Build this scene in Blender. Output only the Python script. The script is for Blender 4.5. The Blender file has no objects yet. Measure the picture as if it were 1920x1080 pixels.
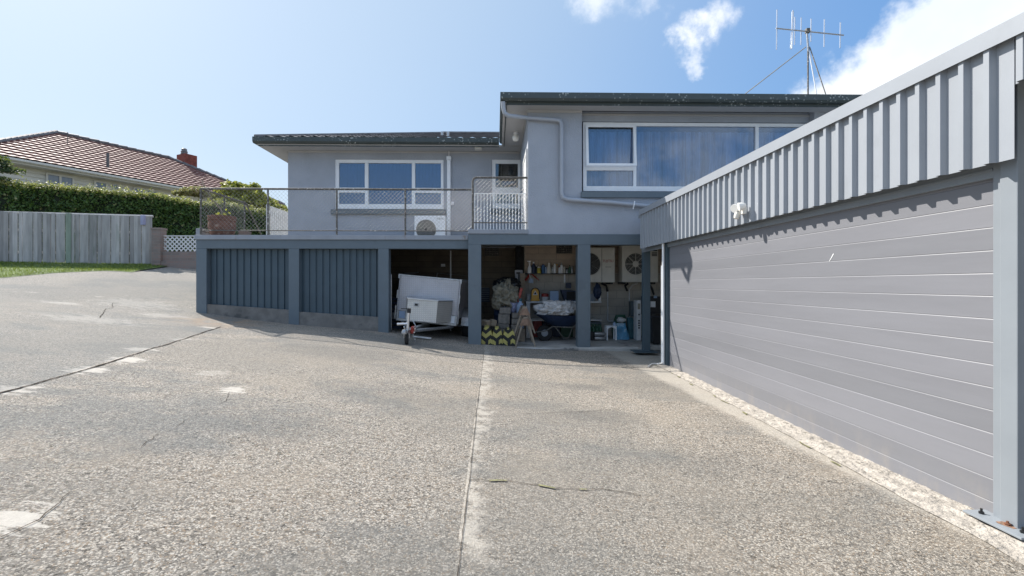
import bpy, math, random
from mathutils import Vector, Matrix, noise as mnoise
R = math.radians
rnd = random.Random(7)
sc = bpy.context.scene
COL = sc.collection

# ------------------------------------------------------------------ camera
F = 890.0; CX = 946.0; CY = 532.0; EYE = 1.36
TH = math.atan((CX - 930.0) / F)
cam_d = bpy.data.cameras.new("camera"); cam = bpy.data.objects.new("camera", cam_d); COL.objects.link(cam)
cam_d.sensor_width = 36.0; cam_d.lens = F / 1920.0 * 36.0
cam_d.shift_x = -(CX - 960.0) / 1920.0; cam_d.shift_y = (CY - 540.0) / 1920.0
cam_d.clip_start = 0.05; cam_d.clip_end = 3000
cam.location = (0, 0, EYE); cam.rotation_euler = (R(90), 0, -TH)
sc.camera = cam

def ray(px, py):
    a = (px - CX) / F; b = -(py - CY) / F
    return Vector((a * math.cos(TH) + math.sin(TH), -a * math.sin(TH) + math.cos(TH), b))
def P(px, py, Y):
    d = ray(px, py); s = Y / d.y
    return Vector((d.x * s, Y, EYE + d.z * s))
def PXw(px, X):                      # the point of pixel column px on the plane x = X -> its y
    d = ray(px, CY); return X * d.y / d.x
def XX(px, Y): return P(px, CY, Y).x
def ZZ(px, py, Y): return P(px, py, Y).z

# ------------------------------------------------------------------ sun and sky
SUN = Vector((-2.74, 2.20, 3.29)).normalized()
EL = math.asin(SUN.z); AZ = math.atan2(SUN.x, SUN.y)
sd = bpy.data.lights.new("sun", 'SUN'); sd.energy = 5.0; sd.angle = R(0.5); sd.color = (1.0, 0.945, 0.87)
so = bpy.data.objects.new("sun", sd); COL.objects.link(so)
so.rotation_euler = (-SUN).to_track_quat('-Z', 'Y').to_euler()
sc.view_settings.view_transform = 'Standard'; sc.view_settings.look = 'None'
sc.view_settings.exposure = 0.72; sc.view_settings.gamma = 1.0

class NT:
    def __init__(s, tree): s.t = tree; s.n = tree.nodes; s.l = tree.links
    def new(s, ty, **kw):
        nd = s.n.new(ty)
        for k, v in kw.items(): setattr(nd, k, v)
        return nd
    def set(s, sock, v):
        if v is None: return
        if hasattr(v, 'is_linked') or isinstance(v, bpy.types.NodeSocket): s.l.new(v, sock)
        else:
            if isinstance(v, (tuple, list, Vector)) and len(sock.default_value) == 4 and len(v) == 3: v = (*v, 1)
            sock.default_value = v
    def math(s, op, a, b=None, c=None, clamp=False):
        m = s.new('ShaderNodeMath', operation=op, use_clamp=clamp)
        s.set(m.inputs[0], a); s.set(m.inputs[1], b)
        if c is not None: s.set(m.inputs[2], c)
        return m.outputs[0]
    def vmath(s, op, a, b=None, out=0, scale=None):
        m = s.new('ShaderNodeVectorMath', operation=op)
        s.set(m.inputs[0], a)
        if b is not None: s.set(m.inputs[1], b)
        if scale is not None: s.set(m.inputs['Scale'], scale)
        return m.outputs[out]
    def noise(s, vec, scale, detail=3, rough=0.55, out='Fac', dist=0.0):
        m = s.new('ShaderNodeTexNoise'); s.set(m.inputs['Vector'], vec)
        m.inputs['Scale'].default_value = scale; m.inputs['Detail'].default_value = detail
        m.inputs['Roughness'].default_value = rough; m.inputs['Distortion'].default_value = dist
        return m.outputs[out]
    def ramp(s, v, a, b, smooth=True, lo=0.0, hi=1.0):
        m = s.new('ShaderNodeMapRange'); m.interpolation_type = 'SMOOTHSTEP' if smooth else 'LINEAR'
        s.set(m.inputs[0], v); s.set(m.inputs[1], a); s.set(m.inputs[2], b)
        m.inputs[3].default_value = lo; m.inputs[4].default_value = hi
        return m.outputs[0]
    def mix(s, f, a, b, mode='MIX'):
        m = s.new('ShaderNodeMix', data_type='RGBA', blend_type=mode)
        s.set(m.inputs[0], f); s.set(m.inputs[6], a); s.set(m.inputs[7], b)
        return m.outputs[2]
    def sep(s, v):
        m = s.new('ShaderNodeSeparateXYZ'); s.set(m.inputs[0], v); return m.outputs

world = bpy.data.worlds.new("World"); sc.world = world; world.use_nodes = True
w = NT(world.node_tree); w.n.clear()
sky = w.new('ShaderNodeTexSky', sky_type='NISHITA'); sky.sun_disc = False
sky.sun_elevation = EL; sky.sun_rotation = AZ; sky.altitude = 0; sky.air_density = 1.0; sky.dust_density = 1.3; sky.ozone_density = 1.3
tc = w.new('ShaderNodeTexCoord'); D = tc.outputs['Generated']
D = w.vmath('NORMALIZE', D)
n1 = w.vmath('SUBTRACT', w.noise(D, 5.0, 6, 0.6, 'Color'), (0.5, 0.5, 0.5))
n2 = w.vmath('SUBTRACT', w.noise(D, 22.0, 5, 0.6, 'Color'), (0.5, 0.5, 0.5))
DD = w.vmath('ADD', D, w.vmath('ADD', w.vmath('SCALE', n1, scale=0.16), w.vmath('SCALE', n2, scale=0.06)))
def dpx(px, py, back=False):
    v = ray(px, py).normalized()
    if back: v.y = -v.y
    return v
def halfplane(a, b, inside, soft, amp):
    n = a.cross(b).normalized()
    if n.dot(inside) < 0: n = -n
    s = w.vmath('DOT_PRODUCT', DD, n, out=1)
    return w.ramp(s, -soft * 0.75, soft * .25)
acc = w.math('MULTIPLY', halfplane(dpx(1445, 190), dpx(1765, 5), dpx(1900, 160), 0.035, 1), w.ramp(w.sep(D)[1], 0.0, 0.1))
acc = w.math('MULTIPLY', acc, w.ramp(w.vmath('DOT_PRODUCT', DD, dpx(1400, 500).cross(dpx(1470, 190)).normalized(), out=1), -0.02, 0.02) if dpx(1400, 500).cross(dpx(1470, 190)).dot(dpx(1900, 200)) > 0 else w.ramp(w.vmath('DOT_PRODUCT', DD, -dpx(1400, 500).cross(dpx(1470, 190)).normalized(), out=1), -0.02, 0.02))
big = acc
def blob(cur, px, py, r, s=1.0, back=False):
    d = w.vmath('DISTANCE', DD, dpx(px, py, back), out=1)
    v = w.math('MULTIPLY', w.ramp(d, r, r * 0.25), s)
    return w.math('MAXIMUM', cur, v)
for (px, py, r, s_) in [(1135, 5, .055, .8), (1175, -2, .05, .7), (1215, -8, .05, .6), (1110, -10, .045, .6), (1390, 8, .040, .75), (1360, 20, .04, .8), (1335, 48, .042, .85),
                   (1300, 64, .042, .9), (1272, 78, .036, .95), (1288, 104, .032, .8), (1300, 130, .026, .6)]:
    acc = blob(acc, px, py, r, s_)
bk = halfplane(dpx(1080, 335, True), dpx(1260, 255, True), dpx(1300, 330, True), 0.10, 1)
bk = w.math('MULTIPLY', bk, w.ramp(w.sep(D)[1], 0.0, -0.1))
bk = w.math('MULTIPLY', bk, w.ramp(w.sep(D)[2], 0.52, 0.30))
acc = w.math('MAXIMUM', acc, w.math('MULTIPLY', bk, 0.55))
det = w.noise(D, 14.0, 6, 0.62)
cm = w.math('MAXIMUM', big, w.math('MULTIPLY', acc, w.ramp(det, 0.30, 0.60)))
over = w.math('MAXIMUM', w.ramp(w.sep(D)[1], .12, -.25), w.ramp(w.sep(D)[2], .62, .8))
over = w.math('MULTIPLY', w.math('MULTIPLY', over, w.ramp(w.sep(D)[2], .40, .55)), w.ramp(w.noise(D, 2.6, 7, .6), .46, .56))  # unseen bright clouds behind and overhead, added to lift the shaded facade
cm = w.math('MAXIMUM', cm, w.math('MULTIPLY', over, .9), clamp=True)
shade = w.ramp(w.noise(D, 4.0, 5, 0.55), 0.35, 0.7)
ccol = w.mix(shade, (5.4, 5.9, 6.6), (7.0, 7.1, 7.3))
sd_ = w.vmath('DOT_PRODUCT', D, SUN, out=1)
away = w.mix(w.ramp(w.sep(D)[2], .0, .55), (.31, .57, .92), (.16, .40, .86))
grad = w.mix(w.ramp(sd_, .15, .95), away, (.60, .78, .98))
grad = w.mix(w.ramp(w.sep(D)[2], .30, -.02), grad, w.mix(w.ramp(sd_, 0, .9), (.52, .70, .88), (.72, .84, .94)))
grad = w.vmath('SCALE', grad, scale=w.ramp(w.sep(D)[2], .5, .8, True, 5.4, 8.0))
skyb = w.mix(.80, sky.outputs[0], grad)
scol = w.mix(cm, skyb, ccol)
bg = w.new('ShaderNodeBackground'); w.set(bg.inputs[0], scol); bg.inputs[1].default_value = 0.105
wo = w.new('ShaderNodeOutputWorld'); w.l.new(bg.outputs[0], wo.inputs[0])

# ------------------------------------------------------------------ materials
def base(name):
    m = bpy.data.materials.new(name); m.use_nodes = True
    t = NT(m.node_tree); bs = t.n.get('Principled BSDF')
    return m, t, bs
def mat(name, col, rough=0.6, metal=0.0, var=0.12, vs=6.0, bump=0.0, bs_=60.0, bd=0.004, stain=None, ss=1.5, st=(0.52, 0.68), island=0.0, spec=None, coat=0.0, stretch=None, trans=0.0):
    m, t, b = base(name)
    co = t.new('ShaderNodeTexCoord').outputs['Object']
    if stretch:
        co = t.vmath('MULTIPLY', co, stretch)
    n = t.noise(co, vs, 4)
    lo = tuple(c * (1 - var) for c in col); hi = tuple(min(1, c * (1 + var)) for c in col)
    c = t.mix(t.ramp(n, 0.3, 0.7), lo, hi)
    if stain:
        f = t.ramp(t.noise(co, ss, 6, 0.65), st[0], st[1])
        c = t.mix(f, c, stain)
    if island:
        g = t.new('ShaderNodeNewGeometry').outputs['Random Per Island']
        k = t.ramp(g, 0, 1, False, 1 - island, 1 + island)
        c = t.mix(1.0, c, t.vmath('SCALE', (1, 1, 1), scale=k), 'MULTIPLY')
    t.set(b.inputs['Base Color'], c); b.inputs['Roughness'].default_value = rough; b.inputs['Metallic'].default_value = metal
    if spec is not None: b.inputs['Specular IOR Level'].default_value = spec
    b.inputs['Coat Weight'].default_value = coat
    if bump:
        bm = t.new('ShaderNodeBump'); bm.inputs['Strength'].default_value = bump; bm.inputs['Distance'].default_value = bd
        t.set(bm.inputs['Height'], t.noise(co, bs_, 4)); t.set(b.inputs['Normal'], bm.outputs[0])
    return m

M = {}
M['stucco'] = mat('stucco_grey', (.375, .402, .45), .85, bump=.9, bs_=38, bd=.012, var=.05, vs=2.0, stain=(.34, .366, .41), ss=1.2)
M['paint'] = mat('blue_grey_paint', (.125, .158, .182), .5, var=.06, vs=2.5, bump=.12, bs_=30, bd=.003, stain=(.11, .14, .163), ss=2.5)
M['paint_dark'] = mat('dark_blue_grey_steel', (.060, .092, .114), .42, var=.06, vs=3)
M['coping'] = mat('weathered_coping', (.30, .32, .35), .75, var=.08, vs=3, bump=.3, bs_=40, stain=(.20, .15, .11), ss=5.0, st=(.60, .74), stretch=(1, 1, .3))
M['clad'] = mat('light_grey_steel', (.305, .328, .36), .38, var=.03, vs=2, stain=(.29, .312, .34), ss=3)
M['clad_dark'] = mat('grey_steel_post', (.235, .26, .285), .42, var=.04, vs=3)
M['boards'] = mat('grey_boards', (.198, .202, .217), .45, var=.05, vs=2.2, stretch=(1, .35, 6), stain=(.182, .19, .21), ss=3)
M['white'] = mat('white_paint', (.86, .87, .88), .35, var=.03)
M['white_old'] = mat('old_white_paint', (.66, .66, .65), .5, var=.08, vs=12, stain=(.35, .32, .28), ss=14, st=(.62, .72))
M['soffit'] = mat('soffit', (.45, .445, .44), .8, var=.04, vs=2)
M['pipe'] = mat('painted_pipe', (.38, .41, .46), .45, var=.04)
M['cream'] = mat('cream_enamel', (.68, .65, .58), .45, var=.05)
M['concrete'] = mat('concrete', (.19, .18, .165), .9, var=.2, vs=5, bump=.6, bs_=40, bd=.008, stain=(.10, .098, .092), ss=2.5)
M['floor'] = mat('workshop_floor', (.38, .37, .345), .85, var=.2, vs=2.5, bump=.4, bs_=30, stain=(.08, .08, .078), ss=1.6)
M['black'] = mat('black_plastic', (.012, .013, .015), .45, var=.2)
M['rubber'] = mat('rubber', (.018, .018, .018), .8, var=.2)
M['navy'] = mat('navy_plastic', (.015, .03, .07), .5, var=.2)
M['blue'] = mat('blue_plastic', (.04, .13, .30), .45, var=.15)
M['teal'] = mat('teal_plastic', (.03, .10, .12), .6, var=.2)
M['red'] = mat('red_plastic', (.38, .05, .035), .45, var=.15)
M['orange'] = mat('orange_yellow_plastic', (.72, .36, .03), .4, var=.1)
M['yellow'] = mat('yellow_plastic', (.6, .5, .08), .5, var=.15)
M['paleblue'] = mat('pale_blue_plastic', (.33, .43, .58), .5, var=.08)
M['green'] = mat('green_plastic', (.03, .10, .06), .5, var=.2)
M['galv'] = mat('galvanised', (.42, .43, .44), .38, metal=.75, var=.15, vs=25)
M['rail'] = mat('weathered_rail', (.13, .12, .105), .65, metal=.25, var=.25, vs=20, stain=(.55, .52, .47), ss=22, st=(.56, .66))
M['wire'] = mat('fence_wire', (.34, .33, .30), .5, metal=.5, var=.15)
M['alu'] = mat('aluminium', (.66, .66, .67), .33, metal=.9, var=.06)
M['lampglass'] = mat('opal_glass', (.80, .79, .75), .25, var=.02)
M['wood'] = mat('weathered_wood', (.27, .22, .165), .8, var=.2, vs=8, stretch=(1, 1, 8), island=.2)
M['block'] = mat('stone_block', (.22, .20, .175), .9, var=.25, vs=14, bump=.7, bs_=50)
M['pot'] = mat('terracotta', (.20, .105, .075), .85, var=.2, vs=9, bump=.3, stain=(.42, .33, .27), ss=7, st=(.55, .7))
M['sack'] = mat('woven_sack', (.62, .60, .58), .8, var=.12, vs=9, bump=.4, bs_=120)
M['canvas'] = mat('khaki_canvas', (.30, .275, .21), .9, var=.25, vs=7, bump=.5, bs_=25, bd=.01)
M['curtain'] = mat('sheer_curtain', (.36, .44, .56), .9, var=.6, vs=5, stretch=(2.2, 1, .12))  # vertical streaks paint light and shade of the folds into the colour
M['blind'] = mat('blue_blind', (.10, .17, .34), .8, var=.06, vs=14, stretch=(2, 1, .05))
M['dark'] = mat('shaded_gap', (.02, .022, .025), .9)
M['room'] = mat('room_wall', (.09, .10, .11), .9)
M['rust'] = mat('rusty_bolt', (.15, .06, .03), .8, var=.3, vs=60)
M['moss'] = mat('moss', (.17, .165, .07), .95, var=.4, vs=30)
M['crack'] = mat('dark_crack', (.06, .05, .042), 1.0, var=.3, vs=10, spec=0.0)
M['silver'] = mat('silver_plastic', (.30, .31, .34), .4, var=.06)
M['bark'] = mat('bark', (.12, .10, .08), .9, var=.25, vs=20)
M['greyfilm'] = mat('lilac_plastic', (.33, .34, .48), .5)

# gutter: dark green grey with lichen specks
m, t, b = base('gutter_green'); co = t.new('ShaderNodeTexCoord').outputs['Object']
vz = t.new('ShaderNodeTexVoronoi'); t.set(vz.inputs['Vector'], t.vmath('ADD', co, t.vmath('SCALE', t.noise(co, 20, 3, out='Color'), scale=.04))); vz.inputs['Scale'].default_value = 17
f = t.math('MULTIPLY', t.ramp(vz.outputs['Distance'], .34, .2), t.ramp(t.noise(co, 1.9, 4), .47, .6))
c = t.mix(f, t.mix(t.noise(co, 5, 4), (.045, .058, .056), (.065, .08, .078)), (.34, .36, .34))
t.set(b.inputs['Base Color'], c); b.inputs['Roughness'].default_value = .5; M['gutter'] = m

# glass
def glass(name, refl, tint):
    m, t, b = base(name); t.n.remove(b)
    out = [n for n in t.n if n.type == 'OUTPUT_MATERIAL'][0]
    tr = t.new('ShaderNodeBsdfTransparent'); tr.inputs[0].default_value = (*tint, 1)
    gl = t.new('ShaderNodeBsdfGlossy'); gl.inputs['Roughness'].default_value = .015; gl.inputs[0].default_value = (.93, .97, 1, 1)
    fr = t.new('ShaderNodeFresnel'); fr.inputs[0].default_value = 1.5
    k = t.math('ADD', t.math('MULTIPLY', fr.outputs[0], 1.6), refl, clamp=True)
    mx = t.new('ShaderNodeMixShader'); t.set(mx.inputs[0], k); t.l.new(tr.outputs[0], mx.inputs[1]); t.l.new(gl.outputs[0], mx.inputs[2])
    t.l.new(mx.outputs[0], out.inputs[0]); return m
M['glass'] = glass('window_glass', .075, (.66, .74, .84))
M['glass_dark'] = glass('dark_window_glass', .06, (.45, .52, .55))

PATCH = [(25, 975, 75, .95), (438, 731, 34, .9), (165, 694, 42, .8), (240, 675, 42, .85), (165, 598, 110, .45), (310, 592, 60, .5), (265, 655, 32, .7), (115, 568, 40, .6), (260, 570, 90, .4), (25, 729, 45, .7), (345, 636, 20, .5), (400, 700, 40, .3)]
m, t, b = base('grey_boards'); co = t.new('ShaderNodeTexCoord').outputs['Object']; x, y, z = t.sep(co)
wn = t.new('ShaderNodeTexWhiteNoise', noise_dimensions='1D'); t.set(wn.inputs['W'], t.math('FLOOR', t.math('DIVIDE', t.math('ADD', z, .02), .131)))
c = t.mix(t.ramp(wn.outputs['Value'], 0, 1, False), (.184, .188, .205), (.214, .217, .238))
lv = t.noise(t.vmath('MULTIPLY', co, (1, .3, 2.5)), 1.8, 4); c = t.mix(t.ramp(lv, .35, .65), c, t.vmath('SCALE', c, scale=.93))
st_ = t.math('MULTIPLY', t.ramp(z, .30, .02), t.ramp(t.noise(t.vmath('MULTIPLY', co, (1, 1, .5)), 6, 6, .7), .45, .7)); c = t.mix(t.math('MULTIPLY', st_, .35), c, (.30, .27, .235))
t.set(b.inputs['Base Color'], c); b.inputs['Roughness'].default_value = .45
bm = t.new('ShaderNodeBump'); bm.inputs['Strength'].default_value = .25; bm.inputs['Distance'].default_value = .01; t.set(bm.inputs['Height'], t.noise(t.vmath('MULTIPLY', co, (1, .5, 3)), 2.5, 3)); t.set(b.inputs['Normal'], bm.outputs[0]); M['boards'] = m

# exposed aggregate driveway
def concrete_drive():
    m, t, b = base('exposed_aggregate'); co = t.new('ShaderNodeTexCoord').outputs['Object']
    x, y, z = t.sep(co)
    wob = t.vmath('ADD', co, t.vmath('SCALE', t.vmath('SUBTRACT', t.noise(co, 45, 2, out='Color'), (.5, .5, .5)), scale=.014))
    v = t.new('ShaderNodeTexVoronoi'); t.set(v.inputs['Vector'], wob); v.inputs['Scale'].default_value = 105; v.inputs['Randomness'].default_value = 1
    v2 = t.new('ShaderNodeTexVoronoi'); t.set(v2.inputs['Vector'], wob); v2.inputs['Scale'].default_value = 34
    rc = t.sep(v.outputs['Color'])
    stone = t.mix(t.ramp(rc[0], 0, 1, False), (.13, .12, .108), (.52, .475, .42))
    stone = t.mix(t.ramp(rc[1], .72, .9), stone, (.26, .20, .145))
    stone = t.mix(t.math('MULTIPLY', t.ramp(rc[2], .86, .97), .6), stone, (.65, .62, .58))
    gap = t.ramp(v.outputs['Distance'], .42, .75)
    c = t.mix(gap, stone, (.155, .143, .13))
    pit = t.math('MULTIPLY', t.ramp(t.noise(t.vmath('MULTIPLY', co, (1, 1.2, 1)), 40, 6, .8, dist=1.0), .52, .575), .95)
    c = t.mix(pit, c, (.055, .05, .045))
    c = t.mix(t.math('MULTIPLY', t.ramp(t.noise(t.vmath('ADD', co, (3, 3, 3)), 52, 4, .7), .58, .66), .7), c, (.60, .56, .50))
    c = t.mix(t.ramp(t.noise(co, 24, 5, .75), .3, .7, True, .05, .45), c, (.35, .318, .28))
    # blue grey stain fields and warm fields
    c = t.mix(t.math('MULTIPLY', t.ramp(t.noise(t.vmath('MULTIPLY', co, (.7, 1.3, 1)), .6, 6, .68), .48, .62), .5), c, (.15, .155, .155))
    c = t.mix(t.math('MULTIPLY', t.ramp(t.noise(t.vmath('ADD', co, (9, 3, 1)), .8, 6, .68), .50, .62), .22), c, (.34, .29, .235))
    c = t.mix(t.math('MULTIPLY', t.ramp(t.noise(t.vmath('ADD', co, (4, 8, 2)), .33, 4, .6), .45, .62), .40), c, (.20, .188, .17))
    # worn smooth pale patches
    st = t.vmath('MULTIPLY', co, (1.0, 2.4, 1))
    nst = t.noise(t.vmath('MULTIPLY', co, (1.6, 6.5, 1)), 2.6, 8, .78)
    pale = t.math('MULTIPLY', t.ramp(t.noise(t.vmath('ADD', st, (2, 5, 0)), .75, 6, .68), .635, .675), t.ramp(y, 4.6, 6.4))
    pale = t.math('MULTIPLY', pale, t.ramp(x, -2.4, -3.4))
    nb = t.noise(co, 3.2, 5, .6)
    band = t.math('MULTIPLY', t.math('MULTIPLY', t.ramp(t.math('ADD', x, t.math('MULTIPLY', nb, .55)), .24, .12), t.ramp(t.math('ADD', x, t.math('MULTIPLY', y, .0065)), -.168, -.160)), t.ramp(t.noise(co, 9, 5, .7), .38, .56))
    # trowelled strip along the boarded wall
    q = t.math('ADD', x, t.math('MULTIPLY', y, .055))
    strip = t.ramp(t.math('ADD', q, t.math('MULTIPLY', nb, .22)), 2.72, 2.86)
    pale = t.math('MAXIMUM', pale, t.math('MAXIMUM', t.math('MULTIPLY', band, .6), t.math('MULTIPLY', strip, .55)))
    c = t.mix(pale, c, t.mix(t.noise(co, 30, 4), (.34, .312, .275), (.48, .445, .40)))
    for (px, py, wpx, k) in PATCH:
        c0 = GP(px, py); ax = wpx * c0.y / F; ay = .10 + ax * .42
        dd = t.vmath('LENGTH', t.vmath('MULTIPLY', t.vmath('SUBTRACT', co, (c0.x, c0.y, c0.z)), (1 / ax, 1 / ay, 0)), out=1)
        dd = t.math('ADD', dd, t.math('MULTIPLY', t.math('SUBTRACT', nst, .5), 5.0))
        c = t.mix(t.math('MULTIPLY', t.ramp(dd, .80, .45), k), c, t.mix(t.noise(co, 30, 4), (.40, .37, .335), (.54, .505, .46)))
    for (px, py, r0, k) in ((640, 660, .9, .35), (1130, 780, .35, .45), (1085, 725, .28, .5), (1330, 870, .45, .3), (760, 740, .7, .3), (520, 800, .5, .22), (1200, 720, .5, .28)):
        c0 = GP(px, py); dd = t.vmath('LENGTH', t.vmath('MULTIPLY', t.vmath('SUBTRACT', co, (c0.x, c0.y, c0.z)), (.6 / r0, 1.2 / r0, 0)), out=1)
        dd = t.math('ADD', dd, t.math('MULTIPLY', t.math('SUBTRACT', t.noise(co, 2.2, 6, .7), .5), 1.8))
        c = t.mix(t.math('MULTIPLY', t.ramp(dd, 1.0, .3), k * .7), c, (.12, .12, .118))
    rustf = t.math('MULTIPLY', t.ramp(t.vmath('DISTANCE', co, (-5.2, 8.9, .6), out=1), 1.1, .2), t.ramp(nb, .35, .6))
    c = t.mix(t.math('MULTIPLY', rustf, .5), c, (.34, .22, .13))
    ja, jb = GP(414, 613), GP(0, 738); jn = Vector((-(jb - ja).y, (jb - ja).x, 0)).normalized()
    if jn.dot(GP(100, 560) - ja) < 0: jn = -jn
    side = t.math('SUBTRACT', t.vmath('DOT_PRODUCT', co, jn, out=1), ja.dot(jn) - ja.z * jn.z)
    c = t.mix(t.math('MULTIPLY', t.ramp(side, -.01, .01), .38), c, (.20, .20, .195))
    lum = t.vmath('SCALE', t.vmath('SUBTRACT', c, (.27, .25, .225)), scale=1.35)
    c = t.vmath('MAXIMUM', t.vmath('ADD', lum, (.275, .255, .23)), (.03, .028, .026))
    c = t.mix(1.0, c, (1.02, 1.01, .975), 'MULTIPLY')
    t.set(b.inputs['Base Color'], c); b.inputs['Roughness'].default_value = .9
    b.inputs['Specular IOR Level'].default_value = .25
    h = t.math('ADD', t.math('MULTIPLY', t.ramp(v.outputs['Distance'], .0, .8), -.35), t.math('MULTIPLY', t.noise(co, 40, 6, .8, dist=1.0), -2.4))
    h = t.math('MULTIPLY', h, t.ramp(pale, 0, 1, False, 1, .25))
    bm = t.new('ShaderNodeBump'); bm.inputs['Strength'].default_value = .65; bm.inputs['Distance'].default_value = .011
    t.set(bm.inputs['Height'], h); t.set(b.inputs['Normal'], bm.outputs[0]); return m
M['nib'] = mat('broken_concrete', (.39, .355, .31), .95, var=.22, vs=12, bump=1.0, bs_=38, bd=.022, stain=(.20, .18, .15), ss=14, st=(.56, .64))

def foliage(name, dark, light, hl):
    m, t, b = base(name)
    g = t.new('ShaderNodeNewGeometry').outputs['Random Per Island']
    c = t.mix(t.ramp(g, .0, .85, False), dark, light)
    c = t.mix(t.ramp(g, .93, .99), c, hl)
    t.set(b.inputs['Base Color'], c); b.inputs['Roughness'].default_value = .5
    tr = t.new('ShaderNodeBsdfTranslucent'); t.set(tr.inputs[0], t.mix(.5, c, (.30, .36, .05)))
    mx = t.new('ShaderNodeMixShader'); mx.inputs[0].default_value = .35
    out = [n for n in t.n if n.type == 'OUTPUT_MATERIAL'][0]
    t.l.new(b.outputs[0], mx.inputs[1]); t.l.new(tr.outputs[0], mx.inputs[2]); t.l.new(mx.outputs[0], out.inputs[0]); return m
M['hedge'] = foliage('hedge_leaves', (.03, .075, .02), (.12, .21, .055), (.40, .38, .18))
M['hedge_top'] = foliage('hedge_top_leaves', (.14, .17, .05), (.42, .39, .18), (.62, .50, .42))
M['tree'] = foliage('yellow_green_leaves', (.16, .18, .03), (.46, .44, .08), (.56, .52, .14))
M['bush'] = foliage('pink_bush_leaves', (.16, .17, .06), (.45, .38, .22), (.6, .36, .33))
M['conifer'] = foliage('conifer_leaves', (.01, .03, .02), (.03, .07, .04), (.06, .1, .06))
M['grass'] = foliage('grass_blades', (.07, .12, .02), (.17, .24, .045), (.32, .32, .12))
M['lawn'] = mat('lawn', (.10, .14, .04), .95, var=.35, vs=3)
M['earth'] = mat('earth', (.13, .12, .07), .95, var=.35, vs=1.5)
M['core'] = mat('hedge_core', (.012, .02, .008), .95)
M['tile_red'] = mat('red_roof_tile', (.17, .072, .062), .68, var=.25, vs=3, stain=(.23, .125, .11), ss=9, st=(.45, .6))
M['tile_grey'] = mat('grey_roof_tile', (.13, .12, .12), .55, var=.25, vs=6)
M['nb_board'] = mat('cream_weatherboard', (.74, .71, .63), .6, var=.06, vs=2)
M['chimney'] = mat('red_chimney_brick', (.20, .055, .04), .9, var=.25, vs=6)

def brick(name, c1, c2, mortar, sx, sy, axis='XZ'):
    m, t, b = base(name); co = t.new('ShaderNodeTexCoord').outputs['Object']
    x, y, z = t.sep(co); cb = t.new('ShaderNodeCombineXYZ'); t.set(cb.inputs[0], x); t.set(cb.inputs[1], z)
    br = t.new('ShaderNodeTexBrick'); t.l.new(cb.outputs[0], br.inputs['Vector'])
    br.inputs['Color1'].default_value = (*c1, 1); br.inputs['Color2'].default_value = (*c2, 1); br.inputs['Mortar'].default_value = (*mortar, 1)
    br.inputs['Scale'].default_value = 1; br.inputs['Brick Width'].default_value = sx; br.inputs['Row Height'].default_value = sy
    br.inputs['Mortar Size'].default_value = .006; br.inputs['Bias'].default_value = 0
    c = t.mix(t.ramp(t.noise(co, 3.0, 5, .65), .35, .7), br.outputs[0], t.mix(.55, br.outputs[0], mortar))
    t.set(b.inputs['Base Color'], c); b.inputs['Roughness'].default_value = .9
    bm = t.new('ShaderNodeBump'); bm.inputs['Strength'].default_value = .5; bm.inputs['Distance'].default_value = .006
    t.set(bm.inputs['Height'], t.math('ADD', t.math('MULTIPLY', br.outputs['Fac'], -1), t.math('MULTIPLY', t.noise(co, 35, 4), .5))); t.set(b.inputs['Normal'], bm.outputs[0])
    return m
M['brickwall'] = brick('garden_brick', (.30, .20, .165), (.21, .165, .145), (.24, .22, .2), .24, .085)
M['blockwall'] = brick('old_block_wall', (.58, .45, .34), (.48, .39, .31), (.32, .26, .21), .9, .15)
M['blockshade'] = brick('shaded_foundation_block', (.20, .165, .12), (.16, .135, .105), (.10, .085, .07), .9, .15)  # old block wall again, darkened in colour for the left bay's shade
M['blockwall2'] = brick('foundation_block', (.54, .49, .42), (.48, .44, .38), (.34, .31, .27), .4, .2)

# chequer plate aluminium
def plate(name, col, rough):
    m, t, b = base(name); co = t.new('ShaderNodeTexCoord').outputs['Object']
    x, y, z = t.sep(co)
    u = t.math('ADD', x, y)
    a = t.math('SINE', t.math('MULTIPLY', t.math('ADD', u, z), 80)); c_ = t.math('SINE', t.math('MULTIPLY', t.math('SUBTRACT', u, z), 80))
    h = t.ramp(t.math('MULTIPLY', a, c_), .15, .7)
    cc = t.mix(h, tuple(k * .93 for k in col), tuple(min(1, k * 1.09) for k in col))
    cc = t.mix(t.math('MULTIPLY', t.ramp(t.noise(co, 5, 4), .45, .7), .3), cc, tuple(k * .7 for k in col))
    t.set(b.inputs['Base Color'], cc); b.inputs['Metallic'].default_value = .55; b.inputs['Roughness'].default_value = rough
    bm = t.new('ShaderNodeBump'); bm.inputs['Strength'].default_value = .7; bm.inputs['Distance'].default_value = .004
    t.set(bm.inputs['Height'], h); t.set(b.inputs['Normal'], bm.outputs[0]); return m
M['plate'] = plate('chequer_plate', (.50, .49, .505), .45)
M['plate_box'] = plate('chequer_plate_box', (.66, .635, .59), .42)
# hazard chevrons
m, t, b = base('hazard_rubber'); co = t.new('ShaderNodeTexCoord').outputs['Object']; x, y, z = t.sep(co)
saw = t.math('FRACT', t.math('MULTIPLY', t.math('ADD', z, t.math('MULTIPLY', t.math('PINGPONG', t.math('ADD', x, .02), .095), -.8)), 6.0))
c = t.mix(t.ramp(saw, .50, .54), (.46, .40, .12), (.02, .02, .018)); t.set(b.inputs['Base Color'], c); b.inputs['Roughness'].default_value = .7; M['hazard'] = m

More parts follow.
